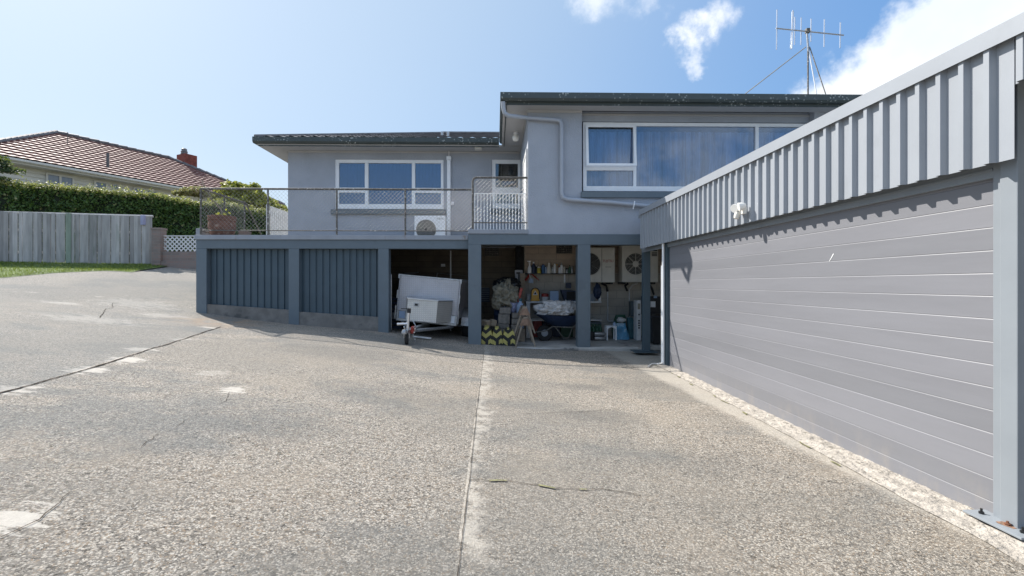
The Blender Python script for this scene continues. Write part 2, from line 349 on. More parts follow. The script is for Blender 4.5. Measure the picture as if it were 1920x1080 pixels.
# ------------------------------------------------------------------ mesh helpers
ORG = {}
class MB:
    def __init__(s, m=None): s.v = []; s.f = []; s.m = m
    def pt(s, p):
        p = Vector(p)
        if s.m is not None: p = s.m @ p
        s.v.append(p); return len(s.v) - 1
    def poly(s, pts): s.f.append([s.pt(p) for p in pts]); return s
    def box(s, x0, x1, y0, y1, z0, z1):
        i = [s.pt((x, y, z)) for z in (z0, z1) for (x, y) in ((x0, y0), (x1, y0), (x1, y1), (x0, y1))]
        for q in ((3, 2, 1, 0), (4, 5, 6, 7), (0, 1, 5, 4), (1, 2, 6, 5), (2, 3, 7, 6), (3, 0, 4, 7)): s.f.append([i[k] for k in q])
        return s
    def cbox(s, c, d):
        return s.box(c[0] - d[0] / 2, c[0] + d[0] / 2, c[1] - d[1] / 2, c[1] + d[1] / 2, c[2] - d[2] / 2, c[2] + d[2] / 2)
    def prism(s, prof, axis, a, b):           # prof: list of 2d points; axis 'x','y','z'
        def mk(p, t_):
            return {'x': (t_, p[0], p[1]), 'y': (p[0], t_, p[1]), 'z': (p[0], p[1], t_)}[axis]
        A = [s.pt(mk(p, a)) for p in prof]; B = [s.pt(mk(p, b)) for p in prof]; n = len(prof)
        s.f.append(A[::-1]); s.f.append(B)
        for k in range(n): s.f.append([A[k], A[(k + 1) % n], B[(k + 1) % n], B[k]])
        return s
    def strip(s, prof, axis, a, b):           # open profile, sheet
        def mk(p, t_):
            return {'x': (t_, p[0], p[1]), 'y': (p[0], t_, p[1]), 'z': (p[0], p[1], t_)}[axis]
        A = [s.pt(mk(p, a)) for p in prof]; B = [s.pt(mk(p, b)) for p in prof]
        for k in range(len(prof) - 1): s.f.append([A[k], A[k + 1], B[k + 1], B[k]])
        return s
    def tube(s, pts, r, n=8, caps=True):
        pts = [Vector(p) for p in pts]; rings = []
        rr = r if isinstance(r, (list, tuple)) else [r] * len(pts)
        up = None
        for k, p in enumerate(pts):
            if k == 0: d = pts[1] - pts[0]
            elif k == len(pts) - 1: d = pts[-1] - pts[-2]
            else: d = (pts[k + 1] - p).normalized() + (p - pts[k - 1]).normalized()
            d = d.normalized() if d.length > 1e-9 else Vector((0, 0, 1))
            if up is None: up = Vector((0, 0, 1)) if abs(d.z) < .9 else Vector((1, 0, 0))
            a = d.cross(up).normalized(); bb = d.cross(a).normalized(); up = a.cross(d).normalized() if abs(a.cross(d).length) > 0 else up
            rings.append([s.pt(p + a * math.cos(2 * math.pi * j / n) * rr[k] + bb * math.sin(2 * math.pi * j / n) * rr[k]) for j in range(n)])
        for k in range(len(rings) - 1):
            for j in range(n): s.f.append([rings[k][j], rings[k][(j + 1) % n], rings[k + 1][(j + 1) % n], rings[k + 1][j]])
        if caps: s.f.append(rings[0][::-1]); s.f.append(rings[-1])
        return s
    def lathe(s, prof, c, n=16, axis='z', sx=1.0, sy=1.0):
        c = Vector(c); rings = []
        for (r, h) in prof:
            ring = []
            for j in range(n):
                a = 2 * math.pi * j / n; q = (r * math.cos(a) * sx, r * math.sin(a) * sy)
                o = {'z': (q[0], q[1], h), 'y': (q[0], h, q[1]), 'x': (h, q[0], q[1])}[axis]
                ring.append(s.pt(c + Vector(o)))
            rings.append(ring)
        for k in range(len(rings) - 1):
            for j in range(n): s.f.append([rings[k][j], rings[k][(j + 1) % n], rings[k + 1][(j + 1) % n], rings[k + 1][j]])
        s.f.append(rings[0][::-1]); s.f.append(rings[-1]); return s
    def build(s, name, m, parent=None, smooth=False, bevel=0.0, loc=None, **tagkw):
        org = Vector(loc) if loc is not None else (ORG.get(parent.name, Vector()) if parent else Vector())
        me = bpy.data.meshes.new(name); me.from_pydata([v - org for v in s.v], [], s.f); me.update()
        import bmesh
        bm = bmesh.new(); bm.from_mesh(me); bmesh.ops.recalc_face_normals(bm, faces=bm.faces); 
        if bevel: bmesh.ops.bevel(bm, geom=[e for e in bm.edges if e.is_manifold and e.calc_face_angle(0) > .5], offset=bevel, segments=2, affect='EDGES', profile=.6)
        bm.to_mesh(me); bm.free()
        me.materials.append(M[m] if isinstance(m, str) else m)
        if smooth:
            for p in me.polygons: p.use_smooth = True
            me.set_sharp_from_angle(angle=R(38))
        o = bpy.data.objects.new(name, me); COL.objects.link(o)
        if parent: o.parent = parent
        else: o.location = org
        ORG[o.name] = org
        if tagkw: tag(o, **tagkw)
        return o
def tag(o, label=None, cat=None, group=None, kind=None):
    if label: o['label'] = label
    if cat: o['category'] = cat
    if group: o['group'] = group
    if kind: o['kind'] = kind
    return o
def thing(name, loc, label, cat, group=None):
    o = bpy.data.objects.new(name, None); COL.objects.link(o); o.location = loc; o.empty_display_size = .2
    ORG[o.name] = Vector(loc); return tag(o, label, cat, group)
def rot(loc, rz=0, rx=0, ry=0):
    return Matrix.Translation(Vector(loc)) @ Matrix.Rotation(rz, 4, 'Z') @ Matrix.Rotation(ry, 4, 'Y') @ Matrix.Rotation(rx, 4, 'X')
def wall_holes(mb, x0, x1, z0, z1, y0, y1, holes):
    xs = sorted({x0, x1, *[h[0] for h in holes], *[h[1] for h in holes]}); zs = sorted({z0, z1, *[h[2] for h in holes], *[h[3] for h in holes]})
    def solid(i, j):
        if i < 0 or j < 0 or i >= len(xs) - 1 or j >= len(zs) - 1: return False
        cx = (xs[i] + xs[i + 1]) / 2; cz = (zs[j] + zs[j + 1]) / 2
        return not any(h[0] < cx < h[1] and h[2] < cz < h[3] for h in holes)
    for i in range(len(xs) - 1):
        for j in range(len(zs) - 1):
            if not solid(i, j): continue
            a, b, c, d = xs[i], xs[i + 1], zs[j], zs[j + 1]
            mb.poly([(a, y0, c), (b, y0, c), (b, y0, d), (a, y0, d)]); mb.poly([(a, y1, c), (a, y1, d), (b, y1, d), (b, y1, c)])
            if not solid(i - 1, j): mb.poly([(a, y0, c), (a, y0, d), (a, y1, d), (a, y1, c)])
            if not solid(i + 1, j): mb.poly([(b, y0, c), (b, y1, c), (b, y1, d), (b, y0, d)])
            if not solid(i, j - 1): mb.poly([(a, y0, c), (a, y1, c), (b, y1, c), (b, y0, c)])
            if not solid(i, j + 1): mb.poly([(a, y0, d), (b, y0, d), (b, y1, d), (a, y1, d)])
    return mb
def text_mesh(name, s, size, m, parent, mtx, squeeze=1.0):
    cu = bpy.data.curves.new(name, 'FONT'); cu.body = s; cu.size = size; cu.extrude = .0008; cu.align_x = 'CENTER'
    o = bpy.data.objects.new(name, cu); COL.objects.link(o)
    me = bpy.data.meshes.new_from_object(o.evaluated_get(bpy.context.evaluated_depsgraph_get()))
    bpy.data.objects.remove(o)
    org = ORG.get(parent.name, Vector())
    me.transform(Matrix.Translation(-org) @ mtx @ Matrix.Diagonal((squeeze, 1, 1, 1)))
    me.materials.clear(); me.materials.append(M[m])
    ob = bpy.data.objects.new(name, me); COL.objects.link(ob); ob.parent = parent; ORG[ob.name] = org; return ob
FACE = Matrix.Rotation(R(90), 4, 'X')       # text standing up, read from the -Y side

# ------------------------------------------------------------------ ground
TAB = [(-60, -.30), (-25, -.05), (-14, .05), (-10, .20), (-8, .38), (-6.14, .60), (-4.14, .83), (-2.29, .985), (-.43, 1.215), (.8, 1.30), (1.74, 1.335), (3, 1.36), (60, 1.36)]
def tabl(x):
    for (a, b) in zip(TAB, TAB[1:]):
        if x <= b[0]: return a[1] + (b[1] - a[1]) * max(0, x - a[0]) / (b[0] - a[0])
    return TAB[-1][1]
def sm(a, b, x):
    k = max(0, min(1, (x - a) / (b - a))); return k * k * (3 - 2 * k)
def drop(X, Y):
    h = (tabl(X - .4) + tabl(X - .13) + tabl(X + .13) + tabl(X + .4)) / 4
    h = h * sm(-30, 2, Y) + (1.36 * .6 + h * .4) * (1 - sm(-30, 2, Y))
    lf = sm(-4.5, -6.6, X) if X < -4.5 else 0
    yy = max(0, Y - 9.4)
    h -= lf * .14 * (min(yy, 5.6))
    return h
def G(X, Y): return EYE - drop(X, Y) + .012 * mnoise.noise(Vector((X * .35, Y * .35, 0)))
def terrain(X, Y):
    g = G(X, Y) - .03
    k = sm(.6, 2.2, Y - (15.6 + .214 * (min(X, -7.9) + 21)))
    return g * (1 - k) + (EYE + 2.45) * k
def GP(px, py):
    d = ray(px, py); s = 5.0
    lo, hi = .5, 60
    for _ in range(60):
        mid = (lo + hi) / 2; p = d * mid
        if EYE + p.z > G(p.x, p.y): lo = mid
        else: hi = mid
    p = d * lo; return Vector((p.x, p.y, G(p.x, p.y)))
M['drive'] = concrete_drive()
def grid(name, m, xs, ys, fz, **kw):
    mb = MB(); idx = [[mb.pt((x, y, fz(x, y))) for x in xs] for y in ys]
    for j in range(len(ys) - 1):
        for i in range(len(xs) - 1): mb.f.append([idx[j][i], idx[j][i + 1], idx[j + 1][i + 1], idx[j + 1][i]])
    return mb.build(name, m, smooth=True, **kw)
def fr(a, b, s): n = max(1, round((b - a) / s)); return [a + (b - a) * k / n for k in range(n + 1)]
grid('ground', 'earth', fr(-300, -60, 20) + fr(-55, 40, 1.0) + fr(60, 300, 20), fr(-150, -20, 10) + fr(-18, 30, .5) + fr(40, 400, 20), lambda x, y: terrain(x, y) - .02, kind='structure')
grid('driveway', 'drive', fr(-24, -8.25, .5) + fr(-8, 12, .2), fr(-10, 15.0, .2), lambda x, y: G(x, y) + (-.05 if (y > 14.8) else 0), kind='structure')
def ground_strip(name, pts, w, m, jit=.01, off=.006, step=.05, gapf=None, seed=1, **kw):
    r = random.Random(seed); mb = MB(); prev = None; L = 0
    path = []
    for a, b in zip(pts, pts[1:]):
        a = Vector(a); b = Vector(b); n = max(1, int((b - a).length / step))
        for k in range(n): path.append(a + (b - a) * k / n)
    path.append(Vector(pts[-1]))
    for k, p in enumerate(path):
        d = (path[min(k + 1, len(path) - 1)] - path[max(k - 1, 0)]); d.z = 0; d.normalize(); nn = Vector((-d.y, d.x, 0))
        L += step
        c = p + nn * (mnoise.noise(Vector((L * 2.2, seed, 0))) * jit * 3 + r.uniform(-jit, jit) * .4)
        ww = w * (.45 + .9 * abs(mnoise.noise(Vector((L * 3, seed * 2, 5))))+ r.random() * .25)
        if gapf and gapf(L): prev = None; continue
        a = c + nn * ww / 2; b = c - nn * ww / 2
        cur = (mb.pt((a.x, a.y, G(a.x, a.y) + off)), mb.pt((b.x, b.y, G(b.x, b.y) + off)))
        if prev: mb.f.append([prev[0], prev[1], cur[1], cur[0]])
        prev = cur
    return mb.build(name, m, **kw)
ST = dict(kind='structure')
ground_strip('driveway_joint', [GP(908, 656), GP(897, 745), GP(880, 900), GP(858, 1078), (-.17, 1.0, 0)], .0055, 'crack', .003, **ST)
ground_strip('driveway_joint', [GP(414, 613), GP(300, 650), GP(180, 688), GP(0, 738), GP(-200, 800)], .024, 'crack', .01, seed=3, **ST)
ground_strip('driveway_crack', [GP(878, 900), GP(950, 903), GP(1040, 915), GP(1130, 918), GP(1200, 930)], .007, 'crack', .012, seed=4, **ST)
ground_strip('moss_in_crack', [GP(885, 901), GP(950, 904), GP(1040, 916), GP(1130, 919)], .016, 'moss', .012, off=.009, seed=4, gapf=lambda L: mnoise.noise(Vector((L * 9, 2, 2))) < .02, kind='stuff')
ground_strip('driveway_crack', [GP(900, 778), GP(1000, 776), GP(1100, 772), GP(1250, 756), GP(1365, 760)], .008, 'crack', .01, seed=5, gapf=lambda L: mnoise.noise(Vector((L * 2, 1, 2))) < -.1, **ST)
ground_strip('driveway_crack', [GP(0, 1010), GP(60, 975), GP(130, 925), GP(195, 885), GP(270, 840), GP(350, 785), GP(440, 735)], .005, 'crack', .03, seed=6, gapf=lambda L: mnoise.noise(Vector((L * 7, 4, 2))) < -.08, **ST)
ground_strip('driveway_crack', [GP(205, 893), GP(290, 890), GP(400, 884)], .006, 'crack', .02, seed=7, gapf=lambda L: mnoise.noise(Vector((L * 3, 8, 2))) < -.05, **ST)
ground_strip('driveway_crack', [GP(185, 596), GP(200, 580), GP(216, 568)], .011, 'crack', .02, seed=8, **ST)
r_ = random.Random(11); q = MB()
for _ in range(150):
    p = GP(r_.uniform(0, 1750), 640 + 430 * r_.random() ** 1.2)
    if p.x > 2.4 or p.y > 9.3: continue
    s = r_.uniform(.004, .010); a = r_.uniform(0, 6.28); u = Vector((math.cos(a), math.sin(a), r_.uniform(-.2, .3))) * s; v_ = Vector((-math.sin(a), math.cos(a), r_.uniform(0, .5))) * s * .5
    c_ = Vector((p.x, p.y, G(p.x, p.y) + .009)); q.poly([c_ - u, c_ + v_, c_ + u, c_ - v_])
q.build('leaf_litter', 'bark', kind='stuff')
# moss along the nib and broken concrete nib itself
WX = 2.84
def nibx(y): return WX - .19 - .03 * max(0, (6 - y)) + .035 * mnoise.noise(Vector((0, y * 3, 0)))
mb = MB(); ys = fr(1.6, 8.05, .05); cols = 9; idx = []
for y in ys:
    row = []
    for k in range(cols):
        u = k / (cols - 1); x = nibx(y) + (WX + .06 - nibx(y)) * u
        hh = G(x, y) + .006 + .008 * sm(0, .35, u) + .010 * (mnoise.noise(Vector((x * 16, y * 13, 1)))) * sm(0, .25, u) + .005 * mnoise.noise(Vector((x * 50, y * 45, 3)))
        row.append(mb.pt((x, y, hh)))
    idx.append(row)
for j in range(len(ys) - 1):
    for k in range(cols - 1): mb.f.append([idx[j][k], idx[j][k + 1], idx[j + 1][k + 1], idx[j + 1][k]])
mb.build('concrete_nib', 'nib', kind='structure')
ground_strip('moss_at_wall_foot', [(nibx(y) - .02, y, 0) for y in fr(3.4, 8.2, .3)], .022, 'moss', .02, off=.009, seed=12, gapf=lambda L: mnoise.noise(Vector((L * 4.2, 7, 2))) < .08, kind='stuff')
# ------------------------------------------------------------------ the house
E = EYE; YR = 9.5; YL = 12.5; YT = 9.7
SOF = E + 3.47; FT = E + 3.65
house = thing('house', (.6, YR, 0), 'grey stucco house with dark green gutters, white windows and a stepped front above the terrace', 'house')
xL = XX(990, YR); xR = 9.2
sill_t = ZZ(1300, 361, YR)
wx0 = XX(1091, YR); wx1 = XX(1527, YR)
zb = E + .985
mb = MB(); wall_holes(mb, xL, xR, zb, SOF + .05, YR, YR + .34, [(wx0, wx1, sill_t, SOF + .06)])
mb.build('wall', 'stucco', house)
MB().box(wx0 + .002, wx1 - .002, YR + .17, YR + .33, ZZ(1300, 229, YR + .17), SOF + .05).build('wall', 'stucco', house)
MB().box(xL + .001, xL + .2, YR + .341, YL + .05, zb - .05, SOF + .05).build('side_wall', 'stucco', house)
lx0 = XX(540, YL); win = (XX(628, YL), XX(832.5, YL), ZZ(730, 393, YL), ZZ(730, 299, YL)); win2 = (XX(922, YL), XX(978, YL), ZZ(950, 391, YL), ZZ(950, 299, YL))
mb = MB(); wall_holes(mb, lx0, xL, E + .95, SOF + .05, YL, YL + .25, [win, win2]); mb.build('wall', 'stucco', house)
MB().box(lx0 + .001, lx0 + .25, YL + .251, YL + 8, -.5, SOF + .05).build('side_wall', 'stucco', house)
# rooms behind the glass
for (a, b, y0, y1, z0, z1) in ((wx0 - .3, xR, YR + .36, YR + 2.9, E + 1.2, SOF + .03), (lx0 + .3, xL - .02, YL + .27, YL + 3.5, E + 1.0, SOF + .03)):
    MB().poly([(a, y1, z0), (b, y1, z0), (b, y1, z1), (a, y1, z1)]).poly([(a, y0, z0), (b, y0, z0), (b, y1, z0), (a, y1, z0)]).poly([(a, y0, z0), (a, y1, z0), (a, y1, z1), (a, y0, z1)]).poly([(b, y0, z0), (b, y1, z0), (b, y1, z1), (b, y0, z1)]).poly([(a, y0, z1), (b, y0, z1), (b, y1, z1), (a, y1, z1)]).build('room', 'room', house)
# soffits
ex = XX(941, 9.05); ey = 9.06; lex = XX(474, 11.9); ley = 11.9
MB().box(ex + .03, xR + .5, ey + .1, YR - .001, SOF, SOF + .03).box(ex + .03, xL - .001, YR + .001, ley + .03, SOF, SOF + .03).build('soffit', 'soffit', house)
MB().box(lex + .05, xL - .002, ley + .08, YL - .001, SOF + .002, SOF + .03).box(lex + .05, lx0 - .001, YL + .001, YL + 8, SOF + .002, SOF + .03).build('soffit', 'soffit', house)
MB().box(xL, wx0, YR - .025, YR - .002, SOF - .045, SOF - .002).box(wx0 + .003, xR, YR + .145, YR + .168, SOF - .04, SOF - .002).box(xL - .025, xL - .003, YR - .02, YL - .03, SOF - .045, SOF - .002).box(lx0, xL - .03, YL - .025, YL - .002, SOF - .045, SOF - .002).build('soffit_trim', 'soffit', house)
# fascia and gutters
def gutter_prof(o, s):      # o outer face position, s direction to the house
    return [(o, FT), (o + s * .012, FT), (o + s * .014, FT - .10), (o + s * .04, FT - .135), (o + s * .095, FT - .135), (o + s * .095, FT - .03), (o + s * .11, FT - .03), (o + s * .11, FT - .15), (o + s * .035, FT - .15), (o, FT - .11)]
MB().prism(gutter_prof(ey - .03, 1), 'x', ex - .03, xR + .6).build('gutter', 'gutter', house)
MB().prism([(p[0], p[1]) for p in gutter_prof(ex - .03, 1)], 'y', ey + .085, ley - .03).build('gutter', 'gutter', house)
MB().prism(gutter_prof(ley - .03, 1), 'x', lex, ex - .035).build('gutter', 'gutter', house)
MB().prism(gutter_prof(lex - .03, 1), 'y', ley + .085, YL + 8).build('gutter', 'gutter', house)
MB().box(ex + .09, xR + .5, ey + .081, ey + .1, SOF - .022, FT - .03).build('fascia', 'gutter', house)
MB().box(ex + .082, ex + .1, ey + .102, ley + .05, SOF - .022, FT - .03).build('fascia', 'gutter', house)
MB().box(lex + .09, ex - .04, ley + .081, ley + .1, SOF - .022, FT - .03).build('fascia', 'gutter', house)
# roofs
MB().prism([(ey + .09, FT - .04), (ey + .09, FT + .0), (ey + 3.5, FT + .35), (ey + 7, FT), (ey + 7, FT - .04)], 'x', ex + .05, xR + .5).build('roof', 'tile_grey', house)
def tile_roof(parent, A, B, C, D_, m, course=.33, wave=.30, amp=.03, lift=.035, name='roof', step=.06):
    A, B, C, D_ = map(Vector, (A, B, C, D_)); u = (B - A); L = u.length; u.normalize()
    up = (D_ - A) - u * (D_ - A).dot(u); H = up.length; up.normalize(); n = u.cross(up).normalized()
    if n.z < 0: n = -n
    da = (D_ - A).dot(u); db = (C - A).dot(u)
    vs = []; k = 0
    nc = int(H / course) + 1
    rows = []
    for c in range(nc):
        a = c * course; b = min(H, a + course)
        if b <= a: break
        rows += [(a, 1.0), (b - .001, 0.0)]
    xs = fr(min(0, da), max(L, db), step); mb = MB(); idx = []
    for (v, li) in rows:
        lo = da * v / H; hi = L + (db - L) * v / H; row = []
        for x in xs:
            xc = max(lo, min(hi, x))
            h = amp * (.5 + .5 * math.cos(2 * math.pi * xc / wave)) ** 1.0 + lift * li
            row.append(mb.pt(A + u * xc + up * v + n * h))
        idx.append(row)
    for j in range(len(idx) - 1):
        for i in range(len(xs) - 1):
            q = [idx[j][i], idx[j][i + 1], idx[j + 1][i + 1], idx[j + 1][i]]
            if (mb.v[q[0]] - mb.v[q[1]]).length < 1e-5 and (mb.v[q[2]] - mb.v[q[3]]).length < 1e-5: continue
            mb.f.append(q)
    return mb.build(name, m, parent)
t = math.tan(R(18.5)); b_ = 4.2
A = (lex + .03, ley + .03, FT - .01); rz = FT + b_ * t
tile_roof(house, A, (ex - .02, ley + .03, FT - .01), (ex - .02, ley + b_, rz), (lex + b_, ley + b_, rz), 'tile_grey', step=.05, lift=.02)
tile_roof(house, (lex + .03, ley + 2 * b_, FT - .01), A, (lex + b_, ley + b_, rz), (lex + b_, ley + b_, rz), 'tile_grey', step=.1)
MB().tube([(lex + .03, ley + .03, FT + .02), (lex + b_, ley + b_, rz + .04)], .05, 6).tube([(lex + b_, ley + b_, rz + .04), (ex, ley + b_, rz + .04)], .06, 6).build('ridge_cap', 'tile_grey', house)
for px in (829, 840): MB().tube([P(px, 256, 13.5), P(px, 247, 13.5)], .035, 8).build('vent_pipe', 'galv', house)

def window(parent, Y, o, cols, gl='glass', dep=.07, cur='curtain', cy=.14, cz=None, pleat=.018, pp=.11, ctop=0.0, mid=None):
    x0, x1 = XX(o[0], Y), XX(o[2], Y); mp = mid or (o[0] + o[2]) / 2; z1, z0 = ZZ(mp, o[1], Y), ZZ(mp, o[3], Y)
    holes = [(XX(a, Y), XX(b, Y), ZZ(mp, d, Y), ZZ(mp, c, Y)) for (a, b, rows) in cols for (c, d) in rows]
    fr_ = wall_holes(MB(), x0, x1, z0, z1, Y - .025, Y + dep - .025, holes).build('window', 'white', parent, bevel=.004)
    for h in holes: MB().box(h[0] - .005, h[1] + .005, Y + .012, Y + .018, h[2] - .005, h[3] + .005).build('pane', gl, fr_)
    if cur:
        n = int((x1 - x0) / pp * 6); pr = []
        for k in range(n + 1):
            x = x0 + .02 + (x1 - x0 - .04) * k / n
            pr.append((x, Y + cy + pleat * math.sin(2 * math.pi * x / pp + 1.5 * math.sin(x * 3.1)) + pleat * .6 * math.sin(x * 11)))
        MB().strip(pr, 'z', z0 + .02, z1 - .01 - ctop).build('curtain', cur, fr_, smooth=True)
    return fr_
YW = YL + .05
w1 = window(house, YW, (629, 300, 832, 392), [(636, 684.5, [(306, 352.5), (361.5, 383)]), (691, 772.5, [(306, 383)]), (778.5, 827, [(306, 352.5), (361.5, 383)])], cur='blind', pleat=.003, pp=.09, cy=.06)
w2 = window(house, YW, (922.5, 300, 977.5, 391), [(929, 971, [(307, 352), (363, 382)])], gl='glass_dark', cur=None)
MB().box(XX(932, YL + .5), XX(975, YL + .5), YL + .45, YL + .5, E + 1.1, ZZ(950, 372, YL)).build('room_shelf', 'room', house)
YB = YR + .2
w3 = window(house, YB, (1093, 231, 1526, 359), [(1099.5, 1187, [(237, 312.5), (320.5, 350)]), (1192.5, 1415.5, [(237, 350)]), (1421.5, 1519, [(237, 312.5), (320.5, 350)])], ctop=.12, cy=.16, mid=1250)
# the opened awning sash
zt = ZZ(1140, 235.5, YB); z_b = ZZ(1140, 315, YB); sx0 = XX(1097, YB); sx1 = XX(1190, YB)
mt = rot(((sx0 + sx1) / 2, YB - .035, zt), rx=-R(6.5)); hw = (sx1 - sx0) / 2; hh = zt - z_b
sash = wall_holes(MB(mt), -hw, hw, -hh, 0, -.025, .0, [(-hw + .05, hw - .05, -hh + .05, -.05)]).build('open_sash', 'white', w3, bevel=.004)
# sills
MB().box(XX(621.5, YL), XX(836, YL), YL - .07, YL - .002, ZZ(730, 402, YL), ZZ(730, 393.4, YL)).build('window_sill', 'paint', house, bevel=.005)
MB().box(XX(918, YL), XX(981, YL), YL - .07, YL - .002, ZZ(950, 401, YL), ZZ(950, 391.6, YL)).build('window_sill', 'paint', house, bevel=.005)
MB().box(XX(1091, YR) - .02, XX(1527, YR) + .03, YR - .05, YR + .169, ZZ(1250, 371.5, YR), ZZ(1250, 360.5, YR)).build('window_sill', 'paint', house, bevel=.005)
# white door and jamb on the sunlit return
dr = MB().box(xL - .035, xL - .003, 9.62, 9.75, zb + .09, ZZ(985, 278, 9.6)).box(xL - .035, xL - .003, 10.62, 10.72, zb + .09, ZZ(985, 278, 9.6)).box(xL - .033, xL - .004, 9.752, 10.618, ZZ(985, 285, 9.6), ZZ(985, 278, 9.6)).build('door_frame', 'white_old', house)
MB().box(xL - .02, xL - .002, 9.755, 10.615, zb + .1, ZZ(985, 285.5, 9.6)).build('door', 'white', dr)
MB().tube([(xL - .07, 10.5, zb + 1.1), (xL - .02, 10.5, zb + 1.1)], .02, 8).build('handle', 'galv', dr)
MB().box(XX(890, 12.1), XX(903, 12.1), 12.02, 12.2, SOF - .05, SOF - .003).build('junction_box', 'cream', house, bevel=.006)
# globe lamp under the eave
lp = P(967, 248, 10.86)
lm = MB().lathe([(.045, 0), (.055, -.02), (.05, -.06)], (lp.x, lp.y, SOF - .001), 16).build('lamp_base', 'white', house, smooth=True)
MB().lathe([(.05, .065), (.066, .045), (.078, .015), (.08, -.02), (.07, -.055), (.045, -.08), (.01, -.088)], (lp.x, lp.y, SOF - .125), 20).build('globe', 'lampglass', lm, smooth=True)
# downpipe
YP = YR - .07
o1 = Vector((ex + .02, ey + .02, FT - .16))
pts = [o1, P(944, 203, 9.12), P(946, 212, 9.12), P(953, 217, 9.13), P(990, 221, YP), P(1040, 224.5, YP), P(1050, 226.5, YP), P(1053, 234, YP), P(1053, 362, YP), P(1055.5, 370.5, YP), P(1064, 374, YP), P(1150, 380, YP), P(1222, 387, YP)]
MB().tube(pts, .041, 12).build('downpipe', 'pipe', house, smooth=True)
for (px, py) in ((1190, 384),): MB().tube([P(px, py - 7, YP - .045), P(px - 1, py, YP - .06), P(px - 3, py + 8, YP - .03)], .012, 6).build('pipe_clip', 'white', house)
# undercroft: back walls, ceiling, floor
BL = 12.62; BR = 11.75; xs_ = XX(984, BR)
MB().box(XX(386, YT), xs_ - .15, BL, BL + .2, -.6, E + .958).build('foundation_wall', 'blockshade', house)
MB().box(xs_, 9, BR, BR + .2, -.3, ZZ(1000, 512, BR)).build('foundation_wall', 'blockwall2', house)
MB().box(xs_, 9, BR + .01, BR + .2, ZZ(1000, 512, BR) + .001, E + .97).build('foundation_wall', 'blockwall', house)
MB().box(xs_ - .2, xs_ - .002, BR + .25, BL + .3, -.3, E + .97).build('foundation_wall', 'dark', house)  # near-black box stands in for the shaded gap between the back walls
MB().box(xs_ + .0, 9, YR + .26, BR - .001, E + .962, E + .98).box(-.6, xs_ - .001, YR + .26, BL, E + .962, E + .98).build('floor_underside', 'soffit', house)
def vent(x0, x1, y, z0, z1):
    f = MB().box(x0, x1, y - .02, y - .004, z0, z1).build('air_vent', 'black', house); g = MB(); nx = 9; nz = 4
    for k in range(nx + 1): xx = x0 + (x1 - x0) * k / nx; g.box(xx - .005, xx + .005, y - .028, y - .021, z0, z1)
    for k in range(nz + 1): zz = z0 + (z1 - z0) * k / nz; g.box(x0, x1, y - .034, y - .029, zz - .005, zz + .005)
    g.build('grille', 'rail', f)
vent(XX(909, BL), XX(935, BL), BL, ZZ(920, 480, BL), ZZ(920, 464, BL))
vent(XX(1043, BR), XX(1072, BR), BR + .01, ZZ(1055, 475, BR), ZZ(1055, 461, BR))
f = MB().box(XX(901, BL), XX(918, BL), BL - .03, BL - .004, ZZ(910, 566, BL), ZZ(910, 540, BL)).build('louvre_grille', 'navy', house); g = MB()
for k in range(7): zz = ZZ(910, 564 - k * 4, BL); g.box(XX(902, BL), XX(917, BL), BL - .045, BL - .031, zz - .006, zz + .012)
g.build('slat', 'paint', f)
MB().box(XX(827, BL), XX(835, BL), BL - .05, BL - .003, ZZ(831, 500, BL), ZZ(831, 495, BL)).build('wall_socket', 'white', house, bevel=.005)

FZ = E - 1.275                                   # workshop floor
mb = MB().prism([(9.44, FZ - .02), (9.46, FZ), (BR - .002, FZ), (BR - .002, -.4), (9.44, -.4)], 'x', XX(903, 9.5), XX(1199, 9.4))
mb.build('workshop_floor', 'floor', kind='structure')
MB().prism([(9.18, FZ - .045), (9.2, FZ - .03), (BR - .002, FZ - .012), (BR - .002, -.4), (9.18, -.4)], 'x', XX(1199, 9.4) + .002, 4.5).build('workshop_floor', 'floor', kind='structure')
MB().box(XX(901, 9.36), XX(1084, 9.36), 9.33, 9.432, -.1, FZ - .035).build('floor_edge_timber', 'concrete', kind='structure')

# ------------------------------------------------------------------ the terrace
ter = thing('raised_terrace', (-3, YT, 0), 'raised terrace on blue grey columns with two ribbed steel infill panels', 'terrace')
tx0 = XX(366, YT); tx1 = XX(877.5, YT - .02)
DK = ZZ(600, 441, YT)                            # deck top
bz = ZZ(600, 466, YT); cz_ = ZZ(600, 449.5, YT)
MB().box(tx0, tx1, YT - .03, YT + .2, cz_, DK).build('coping', 'coping', ter, bevel=.008)
MB().box(tx0 + .01, tx1, YT + .201, YL - .002, cz_ + .01, DK - .03).build('deck', 'concrete', ter)
MB().box(tx0 + .02, tx1, YT, YT + .22, bz, cz_ - .001).build('beam', 'paint', ter)
for (a, b) in ((367.5, 387), (541, 560.5), (709, 728.5)):
    x0 = XX(a, YT); x1 = XX(b, YT)
    MB().box(x0, x1, YT + .002, YT + .222, G((x0 + x1) / 2, YT) - .2, bz - .001).build('column', 'paint', ter, bevel=.006)
def rib_panel(px0, px1, Y, zt, ptop, name='infill_panel', pitch=.138):
    x0, x1 = XX(px0, Y), XX(px1, Y); pr = []; x = x0; 
    while x < x1:
        pr += [(x, Y + .0), (x + .092, Y + .0), (x + .101, Y + .024), (x + .129, Y + .024)]; x += pitch
    pr = [p for p in pr if p[0] <= x1] + [(x1, Y)]
    MB().strip(pr, 'z', -.2 + min(G(x0, Y), G(x1, Y)), zt).build(name, 'paint_dark', ter)
YI = YT + .13
rib_panel(384, 542, YI, bz, 0); rib_panel(558, 710, YI, bz, 0)
